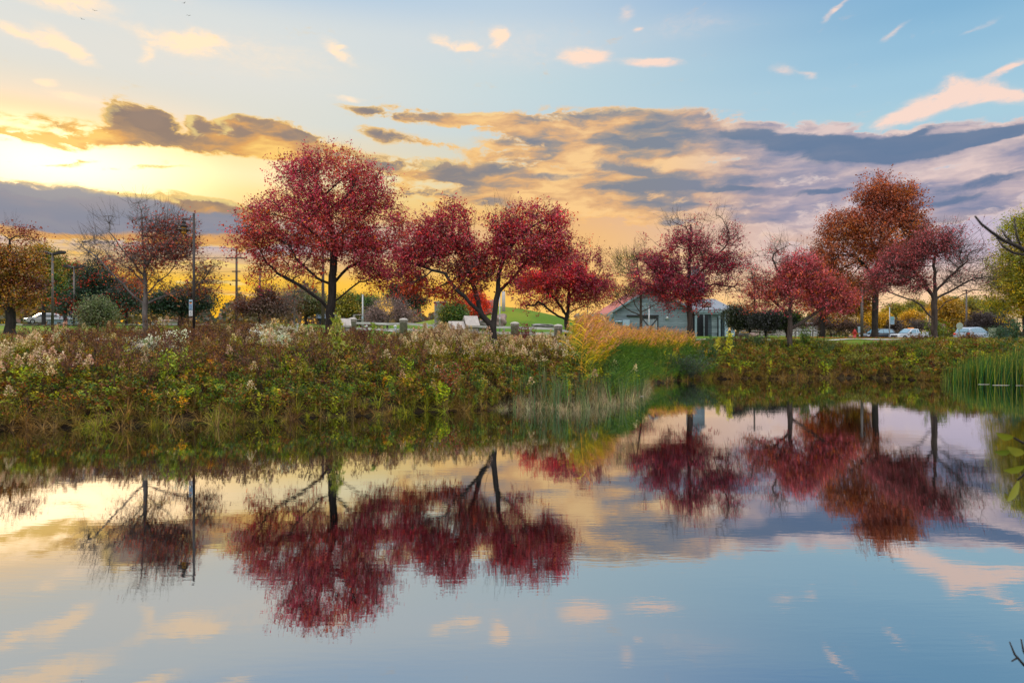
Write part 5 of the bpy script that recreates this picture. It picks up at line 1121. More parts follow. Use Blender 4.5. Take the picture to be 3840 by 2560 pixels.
def big_cabinet():
    d = 62; x0, x1 = PX(3733, d), PX(3800, d); g = float(ground_z(x0, d)); H = PZ(1228, d)-g
    t = thing('utility_cabinet', ((x0+x1)/2, d, g), 'large dark green utility cabinet with pale left edge at the right side', 'utility cabinet'); w = x1-x0
    m = MB(); m.box(-w/2+.17, w/2, 0, .9, -.2, H-.06); m.build('body', UGREEN, t, .015)
    m = MB(); m.box(-w/2, -w/2+.165, -.02, .9, -.2, H-.04); m.build('edge_panel', UPALE, t)
    m = MB(); m.box(-w/2-.03, w/2+.03, -.05, .95, H-.055, H); m.build('lid', UPALE, t)
    m = MB(); m.box(.18, .36, -.012, -.002, H-.22, H-.17); m.build('label_plate', WHITEP, t)
big_cabinet()
def pergola():
    d = 86; g = 2.2; t = thing('pergola', (PX(2225, d), d, g), 'blue-grey timber pergola left of the barn', 'pergola'); bx = PX(2225, d)
    zb = PZ(1188, d)-g; zt = PZ(1181, d)-g
    for px, yy in ((2190, 0), (2213, 0), (2288, 0), (2175, 3.5), (2235, 3.5), (2270, 3.5)):
        m = MB(); x = PX(px, d)-bx; m.box(x-.14, x+.14, yy-.14, yy+.14, -.4, zb); m.build('post', TRIM, t)
    for yy in (0, 3.5): m = MB(); m.box(PX(2161, d)-bx, PX(2300, d)-bx, yy-.12, yy+.12, zb, zb+.26); m.build('beam', TRIM, t)
    for k in range(7): m = MB(); x = PX(2170+k*21, d)-bx; m.box(x-.06, x+.06, -.6, 4.1, zb+.263, zb+.45); m.build('rafter', TRIM, t)
    for px in (2199, 2220, 2262): m = MB(); x = PX(px, d)-bx; m.lathe([(.03, .25), (.13, .2), (.15, -.05), (.05, -.1)], (x, -.18, zb-.35), 10); m.bar((x, -.18, zb-.12), (x, -.1, zb+.02), .03); m.build('lamp', WHITEP, t)
pergola()
def gable_pillar(px, d, ridge_py, L, label, wing=False, rz=.35, sc=1.0, H=1.35):
    x = PX(px, d); g = float(ground_z(x, d)); t = thing('gable_pillar', (x, d, g), label, 'stone pillar', 'gable-topped stone pillars of the fence', rz)
    hz = PZ(ridge_py, d)-g; W = .5*sc; eh = hz-.62*sc
    m = MB(); m.box(-L/2, L/2, -W*.92, W*.92, -.3, eh); m.build('base', CONCD, t)
    m = MB(); m.prism([(-W*1.15, eh-.12), (-W*1.15, eh), (0, hz), (W*1.15, eh), (W*1.15, eh-.12), (0, hz-.16)], -L/2-.08, L/2+.08, 'x'); m.build('roof', CONC, t)
    m = MB(); m.prism([(-W*.85, eh+.003), (0, hz-.2), (W*.85, eh+.003)], -L/2+.02, L/2-.02, 'x'); m.build('gable_panel', CONCD, t)
    if wing:
        e2 = eh-.25; h2 = hz-.35
        m = MB(); m.box(-L/2-1.05, -L/2-.003, -W*.9, W*.9, -.3, e2); m.build('base', CONCD, t)
        m = MB(); m.prism([(-W*1.15, e2), (0, h2), (W*1.15, e2)], -L/2-1.1, -L/2-.083, 'x'); m.build('roof', CONC, t)
gable_pillar(1296, 46, 1194, .5, 'small whitish gable-topped stone pillar right of the black shed', sc=.75)
gable_pillar(1765, 44, 1184, .75, 'large gable-topped stone pillar with lower left wing behind the forked maple', True, sc=1.0)
gable_pillar(2248, 47, 1193, .75, 'tan gable-topped stone pillar between the pergola and the golden reeds', sc=1.0)
def fence(name, label, x0, x1, d0, d1, posts, rails, postmb, mats, cat='fence'):
    """posts: list of px; rails: list of (z above ground, height)"""
    P0 = Vector((PX(x0, d0), d0, 0)); P1 = Vector((PX(x1, d1), d1, 0)); g0 = float(ground_z(P0.x, d0))
    t = thing(name, (P0.x, P0.y, g0), label, cat); D = P1-P0; n = 14
    pt = lambda f: (lambda q: Vector((q.x-P0.x, q.y-P0.y, float(ground_z(q.x, q.y))-g0)))(P0+D*f)
    for z, h in rails:
        m = MB(); last = None
        for i in range(n): m.bar(pt(i/n)+Vector((0, 0, z)), pt((i+1)/n)+Vector((0, 0, z)), .07, h)
        m.build('rail', mats[1], t)
    for p in posts:
        f = (p-x0)/(x1-x0); q = pt(f); postmb(t, q, mats[0])
    return t
def round_post(t, q, mat):
    m = MB(); m.lathe([(.27, -.3), (.27, .88), (.29, .89), (.29, .98), (.27, .99)], tuple(q), 18); p = m.build('post', mat, t)
    m = MB(); m.lathe([(.31, 0), (.32, .08), (.22, .15), (.04, .19)], tuple(q+Vector((0, 0, .993))), 18); m.build('cap', CONC, p)
def square_post(t, q, mat):
    m = MB(); m.box(q.x-.09, q.x+.09, q.y-.09, q.y+.09, q.z-.3, q.z+1.15); m.build('post', mat, t)
fence('rail_fence', 'pale two-rail fence with round stone posts in front of the green hill', 1322, 2290, 48, 46, (1322, 1520, 1705, 1940, 2100, 2285), ((.40, .15), (.80, .15)), round_post, (CONCD, RAILW))
fence('rail_fence', 'thin grey rail fence at the foot of the green hill behind the pale one', 1790, 2105, 74, 74, (1795, 1890, 1990, 2080), ((.5, .10), (.95, .10)), square_post, (WOODG, RAILW))
fence('wooden_fence', 'weathered wooden rail fence behind the dark round trees', 2772, 3090, 84, 82, (2775, 2812, 2858, 2920, 2985, 3050, 3088), ((.35, .12), (.75, .12), (1.1, .10)), square_post, (WOODG, WOODG))
fence('white_rail', 'short white wooden railing on the bank left of the grey stone wall', 1600, 1652, 88, 88, (1602, 1626, 1650), ((.45, .12), (.95, .12)), square_post, (WHITEP, WHITEP))
fence('rail_fence', 'dark rail fence section beneath the slim grey pole', 1325, 1400, 62, 62, (1328, 1360, 1398), ((.75, .07), (1.2, .07)), square_post, (WOODG, WOODG))
def iron_fence():
    d = 63; x0, x1 = PX(85, d), PX(320, d); g = float(ground_z((x0+x1)/2, d)); t = thing('iron_fence', (x0, d, g), 'thin black iron fence along the road by the parking lot lamps', 'fence')
    m = MB(); n = 60
    for i in range(n+1): x = (x1-x0)*i/n; m.box(x-.012, x+.012, -.012, .012, 0, 1.0)
    m.build('picket', BLACKW, t)
    for z in (.15, .92): m = MB(); m.box(0, x1-x0, -.018, .018, z, z+.04); m.build('rail', BLACKW, t)
iron_fence()
def boulder(px, py0, w, h, d, label, mat, seed, nm='boulder', zoff=0):
    r = np.random.default_rng(seed); x = PX(px, d); W_, H_ = w/FP*d, h/FP*d; g = PZ(py0, d)
    import bmesh
    bm = bmesh.new(); bmesh.ops.create_icosphere(bm, subdivisions=4, radius=1)
    for v in bm.verts:
        c = v.co.copy(); n_ = .16*math.sin(c.x*3.1+seed)+.13*math.sin(c.y*4.3+seed*2+c.z*2)+.08*math.sin(c.z*7.7+c.x*5+seed)
        c = Vector([max(-.78, min(.78, a))for a in c])*(1+n_*.8); v.co = Vector((c.x*W_*.6, c.y*W_*.45, c.z*H_*.62))
    me = bpy.data.meshes.new(nm); bm.to_mesh(me); bm.free(); me.materials.append(mat); me.polygons.foreach_set('use_smooth', [False]*len(me.polygons))
    o = bpy.data.objects.new(nm, me); COL.objects.link(o); o.location = (x, d, g+H_*.45); tag(o, label, 'boulder', 'boulders'); return o
for i, (px, py, w, h, d, lb) in enumerate([(1790, 1195, 60, 62, 84, 'tall pinkish-brown boulder behind the fork of the leaning maple'), (1835, 1180, 50, 60, 86, 'upright brown boulder left of the slim pole on the green hill'), (1868, 1222, 55, 44, 80, 'flat-topped reddish boulder at the lower left foot of the green hill'),
     (1745, 1200, 60, 40, 86, 'low grey-brown boulder above the stone pillar roof'), (1815, 1232, 70, 32, 72, 'wide grey boulder just above the thin rail fence'), (2040, 1228, 90, 14, 78, 'long low pile of grey stones beneath the green hill'),
     (2830, 1262, 34, 15, 62, 'smooth brown oval boulder below the dark V-stemmed tree'), (2790, 1262, 40, 14, 66, 'pale grey boulder right of the barn corner tree'), (3188, 1266, 12, 8, 61, 'small pale stone beside the last bicycle hoop')]):
    boulder(px, py, w, h, d, lb, STONE if i not in (3, 4, 5, 7) else STONEG, 10+i)
def wall_block(px, py, w, h, d, label, mat):
    x = PX(px, d); z = PZ(py, d); W_, H_ = w/FP*d, h/FP*d; t = thing('stone_wall', (x, d, z), label, 'wall')
    m = MB(); m.box(-W_/2, W_/2, 0, 1.4, -1.6, H_-.15); m.build('block', mat, t, .04)
    m = MB(); m.box(-W_/2-.08, W_/2+.08, -.08, 1.5, H_-.147, H_); m.build('coping', CONC, t)
wall_block(1652, 1185, 46, 55, 92, 'grey stone wall block above the green shrub left of the forked maple', STONEG)
wall_block(1745, 1205, 95, 60, 96, 'long grey stone wall behind the vivid red small maple', STONEG)
# poles
def pole(name, label, px, py_top, d, r, mat, parts=(), cat='pole', rt=None):
    x = PX(px, d); g = float(ground_z(x, d)); H = PZ(py_top, d)-g; t = thing(name, (x, d, g), label, cat)
    m = MB(); m.tube([(0, 0, -.4), (0, 0, H)], [r, rt or r*.75], 10); m.build('pole', mat, t); return t, H
def crossarm(t, z, w, mat=POLEW, ins=True):
    m = MB(); m.box(-w/2, w/2, -.13, -.03, z-.06, z+.06); a = m.build('crossarm', mat, t)
    if ins:
        for k in (-.46, -.2, .2, .46): m = MB(); m.lathe([(.02, 0), (.05, .04), (.03, .10), (.05, .14), (.01, .18)], (k*w, -.08, z+.06), 8); m.build('insulator', GALV, a)
t, H = pole('utility_pole', 'wooden utility pole with crossarms in the yellow gap left of the biggest maple', 887, 925, 74, .14, POLEW); 
for py, w in ((968, 2.3), (1018, .9), (1052, .9)): crossarm(t, PZ(py, 74)-float(ground_z(PX(887, 74), 74)), w, ins=w > 1)
UTIL1 = (PX(887, 74), 74)
t, H = pole('utility_pole', 'thinner utility pole half hidden by the left side of the biggest maple', 975, 1000, 100, .15, POLEW); crossarm(t, H-.8, 2.2)
t, H = pole('utility_pole', 'thick utility pole rising right behind the biggest maple trunk', 1211, 900, 68, .17, POLEW); crossarm(t, PZ(975, 68)-float(ground_z(PX(1211, 68), 68)), 2.0)
t, H = pole('utility_pole', 'distant utility pole between the barn and the rose-red maple', 2829, 1030, 92, .15, POLEW); crossarm(t, H-.5, 2.0)
t, H = pole('slim_pole', 'slim grey pole with small tag left of the pinkish-grey shrub', 1360, 1104, 56, .075, GALV)
m = MB(); m.box(-.05, .05, -.09, -.078, .95, 1.15); m.build('tag_plate', BLUEW, t)
t, H = pole('slim_pole', 'slim grey pole with white tag on the left slope of the green hill', 1874, 1098, 74, .085, GALV)
m = MB(); m.box(-.07, .07, -.10, -.087, 1.9, 2.15); m.build('tag_plate', WHITEP, t)
t, H = pole('slim_pole', 'thin brown pole in front of the pergola', 2204, 1148, 72, .07, POLEW)
t, H = pole('slim_pole', 'thin grey pole in front of the barn sliding door', 2434, 1150, 80, .09, GALV)
m = MB(); m.box(-.08, .08, -.11, -.095, 1.45, 1.75); m.build('tag_plate', BLUEW, t)
t, H = pole('slim_pole', 'thin brown pole just left of the dusty pink maple trunk', 3487, 1165, 80, .08, POLEW)
t, H = pole('obelisk_pillar', 'pale grey square pillar standing on top of the green hill', 1888, 1092, 110, .30, CONC, cat='pillar', rt=.26)
def wire(label, pts):
    m = MB(); P_ = [P(*q) for q in pts]; full = []
    for a, b in zip(P_[:-1], P_[1:]):
        for i in range(9): f = i/8; q = a.lerp(b, f); q.z -= 1.0*4*f*(1-f)*(b-a).length/90; full.append(q)
    o = Vector(full[0]); m.tube([q-o for q in full], .012, 4); ob = m.build('power_line', BLACKW); ob.location = o
    tag(ob, label, 'power line', 'power lines between the poles')
wire('topmost power line crossing the left sky', [(-60, 885, 88), (870, 930, 74)])
wire('second power line from the top in the left sky', [(-60, 925, 88), (872, 966, 74)])
wire('power line ending at the right tip of the utility pole crossarm', [(-60, 930, 88), (903, 966, 74)])
wire('power line fixed to the middle short crossarm of the utility pole', [(300, 1012, 82), (887, 1017, 74)])
wire('lowest power line of the utility pole in the yellow gap', [(300, 1058, 82), (887, 1051, 74)])
wire('power line running from the utility pole behind the biggest maple', [(903, 967, 74), (1211, 972, 68)])
wire('power line running behind the tall oak trunk near the horizon', [(2829, 1120, 92), (3290, 1143, 95), (3640, 1140, 99)])
def lot_lamp(px, py, d, label, two=True):
    t, H = pole('parking_lot_lamp', label, px, py, d, .10, LAMPPOLE, cat='street lamp'); t['group'] = 'parking lot lamps at the left'
    for s_ in ((-1, 1) if two else (-1,)):
        m = MB(); m.prism([(s_*.06, H-.05), (s_*.62, H+.16), (s_*.95, H+.14), (s_*.98, H-.02), (s_*.1, H-.18)], -.16, .16, 'y'); m.build('lamp_head', METAL, t)
lot_lamp(197, 948, 53, 'tallest and nearest double-headed parking lot lamp at the left')
lot_lamp(278, 1000, 64, 'middle parking lot lamp in front of the dark evergreen')
lot_lamp(347, 1032, 74, 'shortest parking lot lamp seen against the dark evergreen')
t, H = pole('street_lamp', 'tall slim parking lamp behind the golden tree near the silver SUV', 3624, 1085, 84, .11, LAMPPOLE, cat='street lamp'); m = MB(); m.box(-.45, .45, -.12, .12, H-.20, H-.08); m.build('lamp_head', METAL, t)
def lantern_lamp(px, py_top, d, side, label, off, r, glow):
    x = PX(px, d); g = float(ground_z(x, d)); H = PZ(py_top, d)-g; t = thing('lantern_lamp_post', (x, d, g), label, 'street lamp'); k = off/.62
    m = MB(); m.tube([(0, 0, -.3), (0, 0, H)], [r*1.15, r], 12); m.build('pole', LAMPPOLE if glow is None else METAL, t)
    m = MB(); m.bar((side*r*.6, 0, H-.30*k), (side*off*1.12, 0, H-.33*k), .04*k, .05*k); m.bar((side*r*.6, 0, H-.41*k), (side*off*1.12, 0, H-.42*k), .04*k, .05*k); m.build('arm', METAL, t)
    lx, z = side*off, H-.52*k
    m = MB(); m.lathe([(.02*k, .18*k), (.03*k, .01*k), (.14*k, 0), (.11*k, -.02*k), (.11*k, -.2*k), (.23*k, -.24*k), (.23*k, -.255*k), (.12*k, -.26*k), (.23*k, -.31*k), (.23*k, -.325*k), (.12*k, -.33*k)], (lx, 0, z), 16); ln = m.build('lantern', METAL, t)
    m = MB(); m.lathe([(.14*k, 0), (.40*k, -.10*k), (.41*k, -.12*k), (.14*k, -.05*k)], (lx, 0, z-.40*k), 20); m.build('shade', METAL, ln)
    m = MB(); m.lathe([(.13*k, .07*k), (.15*k, 0), (.17*k, -.16*k), (.14*k, -.28*k), (.05*k, -.34*k)], (lx, 0, z-.41*k), 14); m.build('glass', glow or WHITEP, ln)
    m = MB()
    for a in range(6): an = a*math.pi/3; c_, s_ = math.cos(an), math.sin(an); m.tube([(lx+c_*.17*k, s_*.17*k, z-.45*k), (lx+c_*.19*k, s_*.19*k, z-.58*k), (lx+c_*.15*k, s_*.15*k, z-.72*k), (lx+c_*.03*k, s_*.03*k, z-.78*k)], .008*k, 4)
    m.lathe([(.19*k, 0), (.27*k, -.01*k), (.19*k, -.015*k)], (lx, 0, z-.58*k), 14); m.build('cage', METAL, ln)
    return t, g
AMBGLASS = principled('amber_lantern_glass', (.62, .30, .04, 1), .15)
t, g = lantern_lamp(727, 800, 27, -1, 'dark post with hanging amber lantern beside the sparse young maple', .40, .045, AMBGLASS)
r_ = np.random.default_rng(4)
m = MB(); z0, z1 = PZ(1162, 27)-g, PZ(1124, 27)-g; x0, x1 = PX(713, 27)-PX(727, 27), PX(726, 27)-PX(727, 27); m.box(x0, x1, -.10, -.08, z0, z1); sg = m.build('parking_sign', BLUEW, t)
m = MB(); m.box(x0+.02, x1-.02, -.106, -.102, z1-.12, z1-.07); m.build('header_band', METAL, sg)
m = MB(); [marks(m, x0+.02, x1-.02, zz, -.106, .03, 6, r_) for zz in (z1-.20, z1-.25, z1-.30, z1-.35, z0+.03)]; m.build('lettering', principled('sign_blue', (.03, .10, .25, 1), .6), sg)
m = MB(); m.box(x0+.02, x1-.025, -.105, -.102, z1-.155, z1-.122); m.build('orange_block', AMBER, sg)
m = MB(); z3 = z0-.02; m.box(x0, x1, -.10, -.08, z3-.22, z3); s2 = m.build('symbol_sign', WHITEP, t)
m = MB(); cx_ = (x0+x1)/2; m.tube([(cx_+.03, -.105, z3-.04), (cx_-.01, -.105, z3-.05), (cx_-.02, -.105, z3-.10), (cx_+.03, -.105, z3-.12), (cx_+.02, -.105, z3-.17), (cx_-.03, -.105, z3-.17)], .006, 5); m.build('symbol', BLACKW, s2)
lantern_lamp(3232, 1078, 60, 1, 'grey post with small shaded lantern left of the tall oak trunk', .26, .11, None)
def board_sign(name, label, px, d, py0, py1, w, mat, side=1, postr=.035, post_top=None, rows=0, seed=1, cat='sign', emblem=False):
    x = PX(px, d); g = float(ground_z(x, d)); z0, z1 = PZ(py1, d)-g, PZ(py0, d)-g; t = thing(name, (x, d, g), label, cat)
    m = MB(); m.tube([(0, 0, -.3), (0, 0, (PZ(post_top, d)-g) if post_top else z1)], postr, 8); m.build('post', GALV, t)
    a, b = (0.04, .04+w) if side else (-w/2, w/2); yb = -.03 if side else -postr-.035
    m = MB(); m.box(a, b, yb-.03, yb, z0, z1); p = m.build('board', mat, t); r = np.random.default_rng(seed)
    if rows:
        m = MB(); h = (z1-z0)
        for k in range(rows): marks(m, a+w*.12, b-w*.12, z1-h*(.42+.5*k/rows), yb-.036, h*.045, 9, r)
        m.build('lettering', principled('sign_teal_text', (.05, .22, .30, 1), .6), p)
    if emblem:
        m = MB(); c0, cz, h = (a+b)/2, z1-(z1-z0)*.27, (z1-z0)
        m.tube([(c0+math.cos(q)*w*.34, yb-.037, cz+math.sin(q)*h*.075) for q in np.linspace(.3, 5.9, 14)], w*.05, 6); m.box(a+w*.05, b-w*.05, yb-.036, yb-.032, z1-h*.09, z1-h*.03); m.build('emblem', principled('sign_green', (.03, .30, .26, 1), .6), p)
board_sign('banner_sign', 'tall pale blue banner sign on a pole above the dark SUV', 3336, 84, 1187, 1216, .52, BLUEW, 1, .05, 1152, 6, 2, emblem=True)
board_sign('small_sign', 'small pale blue sign on a short black post beside the lantern post', 3221, 61, 1224, 1246, .26, BLUEW, 0, .03, None, 4, 3)
board_sign('info_sign', 'little white and blue sign in the meadow crest left of the black shed', 1116, 40, 1212, 1228, .14, WHITEP, 0, .02, None, 3, 4)
def octagon_back():
    d = 68; x = PX(3598, d); g = float(ground_z(x, d)); z = PZ(1222, d)-g; t = thing('road_sign', (x, d, g), 'pale back of an octagonal road sign left of the silver SUV', 'road sign'); r = .36
    m = MB(); m.tube([(0, 0, -.3), (0, 0, z+r)], .03, 8); m.build('post', GALV, t)
    m = MB(); m.prism([(r*math.cos(a), z+r*math.sin(a)) for a in [math.pi/8+k*math.pi/4 for k in range(8)]], -.055, -.035, 'y'); m.build('plate', principled('sign_back', (.45, .50, .46, 1), .5, .3), t)
    d = 66; x = PX(3537, d); g = float(ground_z(x, d)); z = PZ(1224, d)-g; t = thing('road_sign', (x, d, g), 'round white sign with red ring and slash in the yellow-green shrub', 'road sign'); r = .27
    m = MB(); m.tube([(0, 0, -.3), (0, 0, z+r)], .03, 8); m.build('post', GALV, t)
    m = MB(); m.prism([(r*math.cos(a), z+r*math.sin(a)) for a in np.linspace(0, 2*math.pi, 20, endpoint=False)], -.055, -.035, 'y'); p = m.build('plate', WHITEP, t)
    m = MB(); m.tube([(r*.82*math.cos(a), -.062, z+r*.82*math.sin(a)) for a in np.linspace(0, 2*math.pi, 20)], .035, 6, cap=False); m.bar((-r*.6, -.07, z+r*.5), (r*.6, -.07, z-r*.5), .02, .06); m.build('red_ring', REDP, p)
octagon_back()
def hydrant():
    d = 60; x = PX(3205, d); g = float(ground_z(x, d)); t = thing('fire_hydrant', (x, d, g), 'red fire hydrant between the bicycle hoops and the small blue sign', 'fire hydrant')
    m = MB(); m.lathe([(.17, 0), (.17, .06), (.12, .08), (.12, .50), (.16, .52), (.16, .56)], (0, 0, 0), 14); m.build('barrel', REDP, t)
    m = MB(); m.lathe([(.15, .562), (.13, .66), (.06, .73), (.04, .74), (.04, .79)], (0, 0, 0), 14); m.build('bonnet', REDP, t)
    for s_ in (-1, 1): m = MB(); m.tube([(s_*.10, 0, .42), (s_*.21, 0, .42)], [.065, .07], 10); m.build('nozzle', REDP, t)
hydrant()
def hoops():
    d0 = 62; g = float(ground_z(PX(3100, d0), d0)); src = None
    lab = ['first bicycle hoop at the left end, beside the rose-red maple trunk', 'second bicycle hoop from the left end of the row', 'third bicycle hoop from the left end of the row', 'fourth bicycle hoop from the left, left of the black trunk', 'bicycle hoop just left of the small tree with black trunk',
           'first bicycle hoop right of the black-trunked small tree', 'second bicycle hoop right of the black-trunked small tree', 'third bicycle hoop right of the black-trunked small tree', 'last bicycle hoop at the right end, beside the red hydrant']
    for i, px in enumerate((2989, 3011, 3032, 3053, 3074, 3121, 3143, 3165, 3187)):
        x = PX(px, d0); z = float(ground_z(x, d0))
        if src is None:
            src = thing('bicycle_hoop', (x, d0, z), lab[0], 'bicycle rack', 'row of bicycle hoops')
            m = MB(); m.tube([(-.17, 0, -.1), (-.17, 0, .48)]+[(-.17*math.cos(a), 0, .48+.17*math.sin(a)) for a in np.linspace(.3, 2.84, 8)]+[(.17, 0, .48), (.17, 0, -.1)], .028, 8); m.build('hoop', METAL, src)
            m = MB(); m.lathe([(.07, 0), (.07, .02)], (-.17, 0, 0), 10); m.lathe([(.07, 0), (.07, .02)], (.17, 0, 0), 10); m.build('foot_plate', METAL, src)
        else: copy_thing(src, (x, d0, z), .0, lab[i])
hoops()
def building(name, label, px0, px1, py_e, py_r, d, depth, wallm, roofm, gable=False, extra=None, cat='building', rz=0):
    x0, x1 = PX(px0, d), PX(px1, d); xc = (x0+x1)/2; g = float(ground_z(xc, d)); t = thing(name, (xc, d, g), label, cat, rz=rz); w = x1-x0; ze, zr = PZ(py_e, d)-g, PZ(py_r, d)-g
    m = MB(); m.box(-w/2, w/2, 0, depth, -.5, ze); wl = m.build('wall', wallm, t)
    m = MB(); o = .25
    m.prism([(-o, ze+.003), (depth+o, ze+.003), (depth/2, zr)], -w/2-o, w/2+o, 'x'); m.build('roof', roofm, t)
    return t, w, ze, zr, wl
def shed():
    d = 98; x0, x1 = PX(1192, d), PX(1297, d); g = float(ground_z(x0, d)); t = thing('shed', ((x0+x1)/2, d, g), 'black timber shed with dark blue roof behind the biggest maple trunk', 'shed', rz=.28)
    w = (x1-x0)*1.02; ze, zr = PZ(1192, d)-g, PZ(1173, d)-g; dp = 2.6
    m = MB(); m.prism([(0, -.4), (0, ze), (dp/2, zr-.08), (dp, ze), (dp, -.4)], -w/2, w/2, 'x'); wl = m.build('wall', planks('black_boards', (.010, .012, .016), (.03, .034, .042), .2, .1, True), t)
    m = MB(); m.prism([(-.2, ze-.13), (-.2, ze-.03), (dp/2, zr+.06), (dp/2, zr-.05)], -w/2-.12, w/2+.12, 'x'); m.build('roof', principled('dark_blue_shingles', (.045, .07, .10, 1), .7, var=.2, scale=20), t)
    m = MB(); m.prism([(dp+.2, ze-.13), (dp+.2, ze-.03), (dp/2+.003, zr+.06), (dp/2+.003, zr-.05)], -w/2-.12, w/2+.12, 'x'); m.build('roof', principled('dark_blue_shingles_rear', (.045, .07, .10, 1), .7, var=.2, scale=20), t)
    m = MB(); m.box(-w/2-.03, -w/2-.003, .5, 2.1, -.3, ze-.25); m.build('doorway', INNER, wl)
shed()
t, w, ze, zr, wl = building('white_house', 'pale blue-white house with dark roof box behind the left parking lamps', 176, 262, 1198, 1180, 98, 8, BLUEW, principled('pale_roof', (.22, .26, .29, 1), .7))
for k in range(4): m = MB(); m.box(-w/2+.5+k*1.0, -w/2+1.0+k*1.0, -.02, -.003, .2, ze-.35); m.build('window', INNER, wl)
m = MB(); m.box(.0, 1.3, 2.2, 4.5, zr-.4, zr+.62); m.build('dormer', principled('slate_box', (.10, .12, .17, 1), .7), t)
building('white_house', 'small bright white house at the right foot of the dark evergreen', 288, 314, 1200, 1188, 92, 6, WHITEP, principled('pale_roof_right', (.26, .28, .30, 1), .7))
building('white_house', 'low white building glimpsed right of the young maple trunk', 568, 604, 1206, 1196, 88, 6, WHITEP, principled('brown_roof', (.20, .15, .12, 1), .7))
t, w, ze, zr, wl = building('warehouse', 'long pale warehouse far behind the rose-red maple', 2985, 3065, 1212, 1200, 150, 20, principled('pale_cladding', (.42, .42, .44, 1), .6), principled('grey_roof', (.30, .31, .34, 1), .6))
m = MB(); m.box(-w/2+.3, w/2-.3, -.03, -.003, 1.6, 2.4); m.build('window_band', WHITEP, wl)
# paths and roads
PATHC = principled('worn_concrete_path', (.36, .35, .33, 1), .9, var=.15, scale=5)
def ribbon(name, ctr, w, mat, dz, n=60):
    c = np.array(ctr, float); t = np.linspace(0, len(c)-1, n); x = np.interp(t, range(len(c)), c[:, 0]); y = np.interp(t, range(len(c)), c[:, 1])
    dx, dy = np.gradient(x), np.gradient(y); ln = np.hypot(dx, dy); nx, ny = -dy/ln, dx/ln
    rows = []
    for k in np.linspace(-.5, .5, 5): X, Y = x+nx*w*k, y+ny*w*k; rows.append(np.stack([X, Y, ground_z(X, Y)+dz], 1))
    V = np.concatenate(rows); F = []
    for r in range(4):
        for i in range(n-1): F.append((r*n+i, r*n+i+1, (r+1)*n+i+1, (r+1)*n+i))
    tag(np_mesh(name, V, F, mat, smooth=True), kind='structure')
ribbon('path', [(-14, 57), (-6, 55.5), (2, 54.5), (12, 54.5), (20, 54.5), (27, 53), (34, 49.5), (46, 48)], 1.1, PATHC, .05)
ribbon('road', [(-75, 71), (-50, 70), (-36, 69.5), (-24, 70)], 6.0, ASPH, .04)
ribbon('kerb', [(-75, 67.2), (-50, 66.2), (-36, 65.7), (-24, 66.2)], .7, CONCP, .12)
ribbon('parking_lot', [(40, 86), (56, 84), (76, 80), (100, 76)], 24, ASPH, .04)
# bollards and small things along the pale fence
for k, (px, py, lb) in enumerate([(1374, 1219, 'small blue-white bollard at the foot of the slim grey pole'), (1482, 1219, 'small blue-white bollard below the pinkish-grey shrub')]):
    x = PX(px, 54); g = float(ground_z(x, 54)); H = PZ(py, 54)-g; t = thing('bollard', (x, 54, g), lb, 'bollard', 'small bollards behind the pale fence')
    m = MB(); m.lathe([(.10, -.1), (.10, H-.16)], (0, 0, 0), 12); m.build('shaft', BLUEW, t); m = MB(); m.lathe([(.12, H-.157), (.13, H-.06), (.05, H)], (0, 0, 0), 12); m.build('cap', WHITEP, t)
# far woods closing the horizon
def far_woods():
    rg = np.random.default_rng(90); n = 46000
    az = rg.uniform(-.95, .95, n); D = rg.uniform(165, 230, n); X, Y = D*np.sin(az), D*np.cos(az)
    top = 4.0+2.2*np.sin(az*23+1)*np.sin(az*57)+1.6*np.sin(az*131+2)+1.0*np.sin(az*311)
    keep = (X/Y > .10) | (X/Y < -.22); top = np.where(keep, top, top*.62)+np.where(az < -.2, 2.6, 0)+np.where((az > -.33) & (az < -.04), 2.4, 0)
    Z = ground_z(X, Y)-.5+np.maximum(top, 1.2)*rg.uniform(0, 1, n)**.7
    V, F = leaf_quads(np.stack([X, Y, Z], 1), 1.1, rg, .1, .8)
    pal = np.array([lin(*c)[:3] for c in [(110, 96, 50), (84, 80, 50), (150, 120, 44), (70, 74, 50), (120, 80, 50), (96, 84, 70)]])
    c = pal[((np.sin(az*40)+1.2+rg.uniform(-.7, .7, n))*2.2).astype(int).clip(0, 5)]*rg.uniform(.7, 1.3, (n, 1))
    tag(np_mesh('distant_woods', V, F, GREENLEAF, col=np.repeat(c, 4, 0)), 'low line of mixed autumn trees closing the horizon', 'woods', kind='stuff')
far_woods()
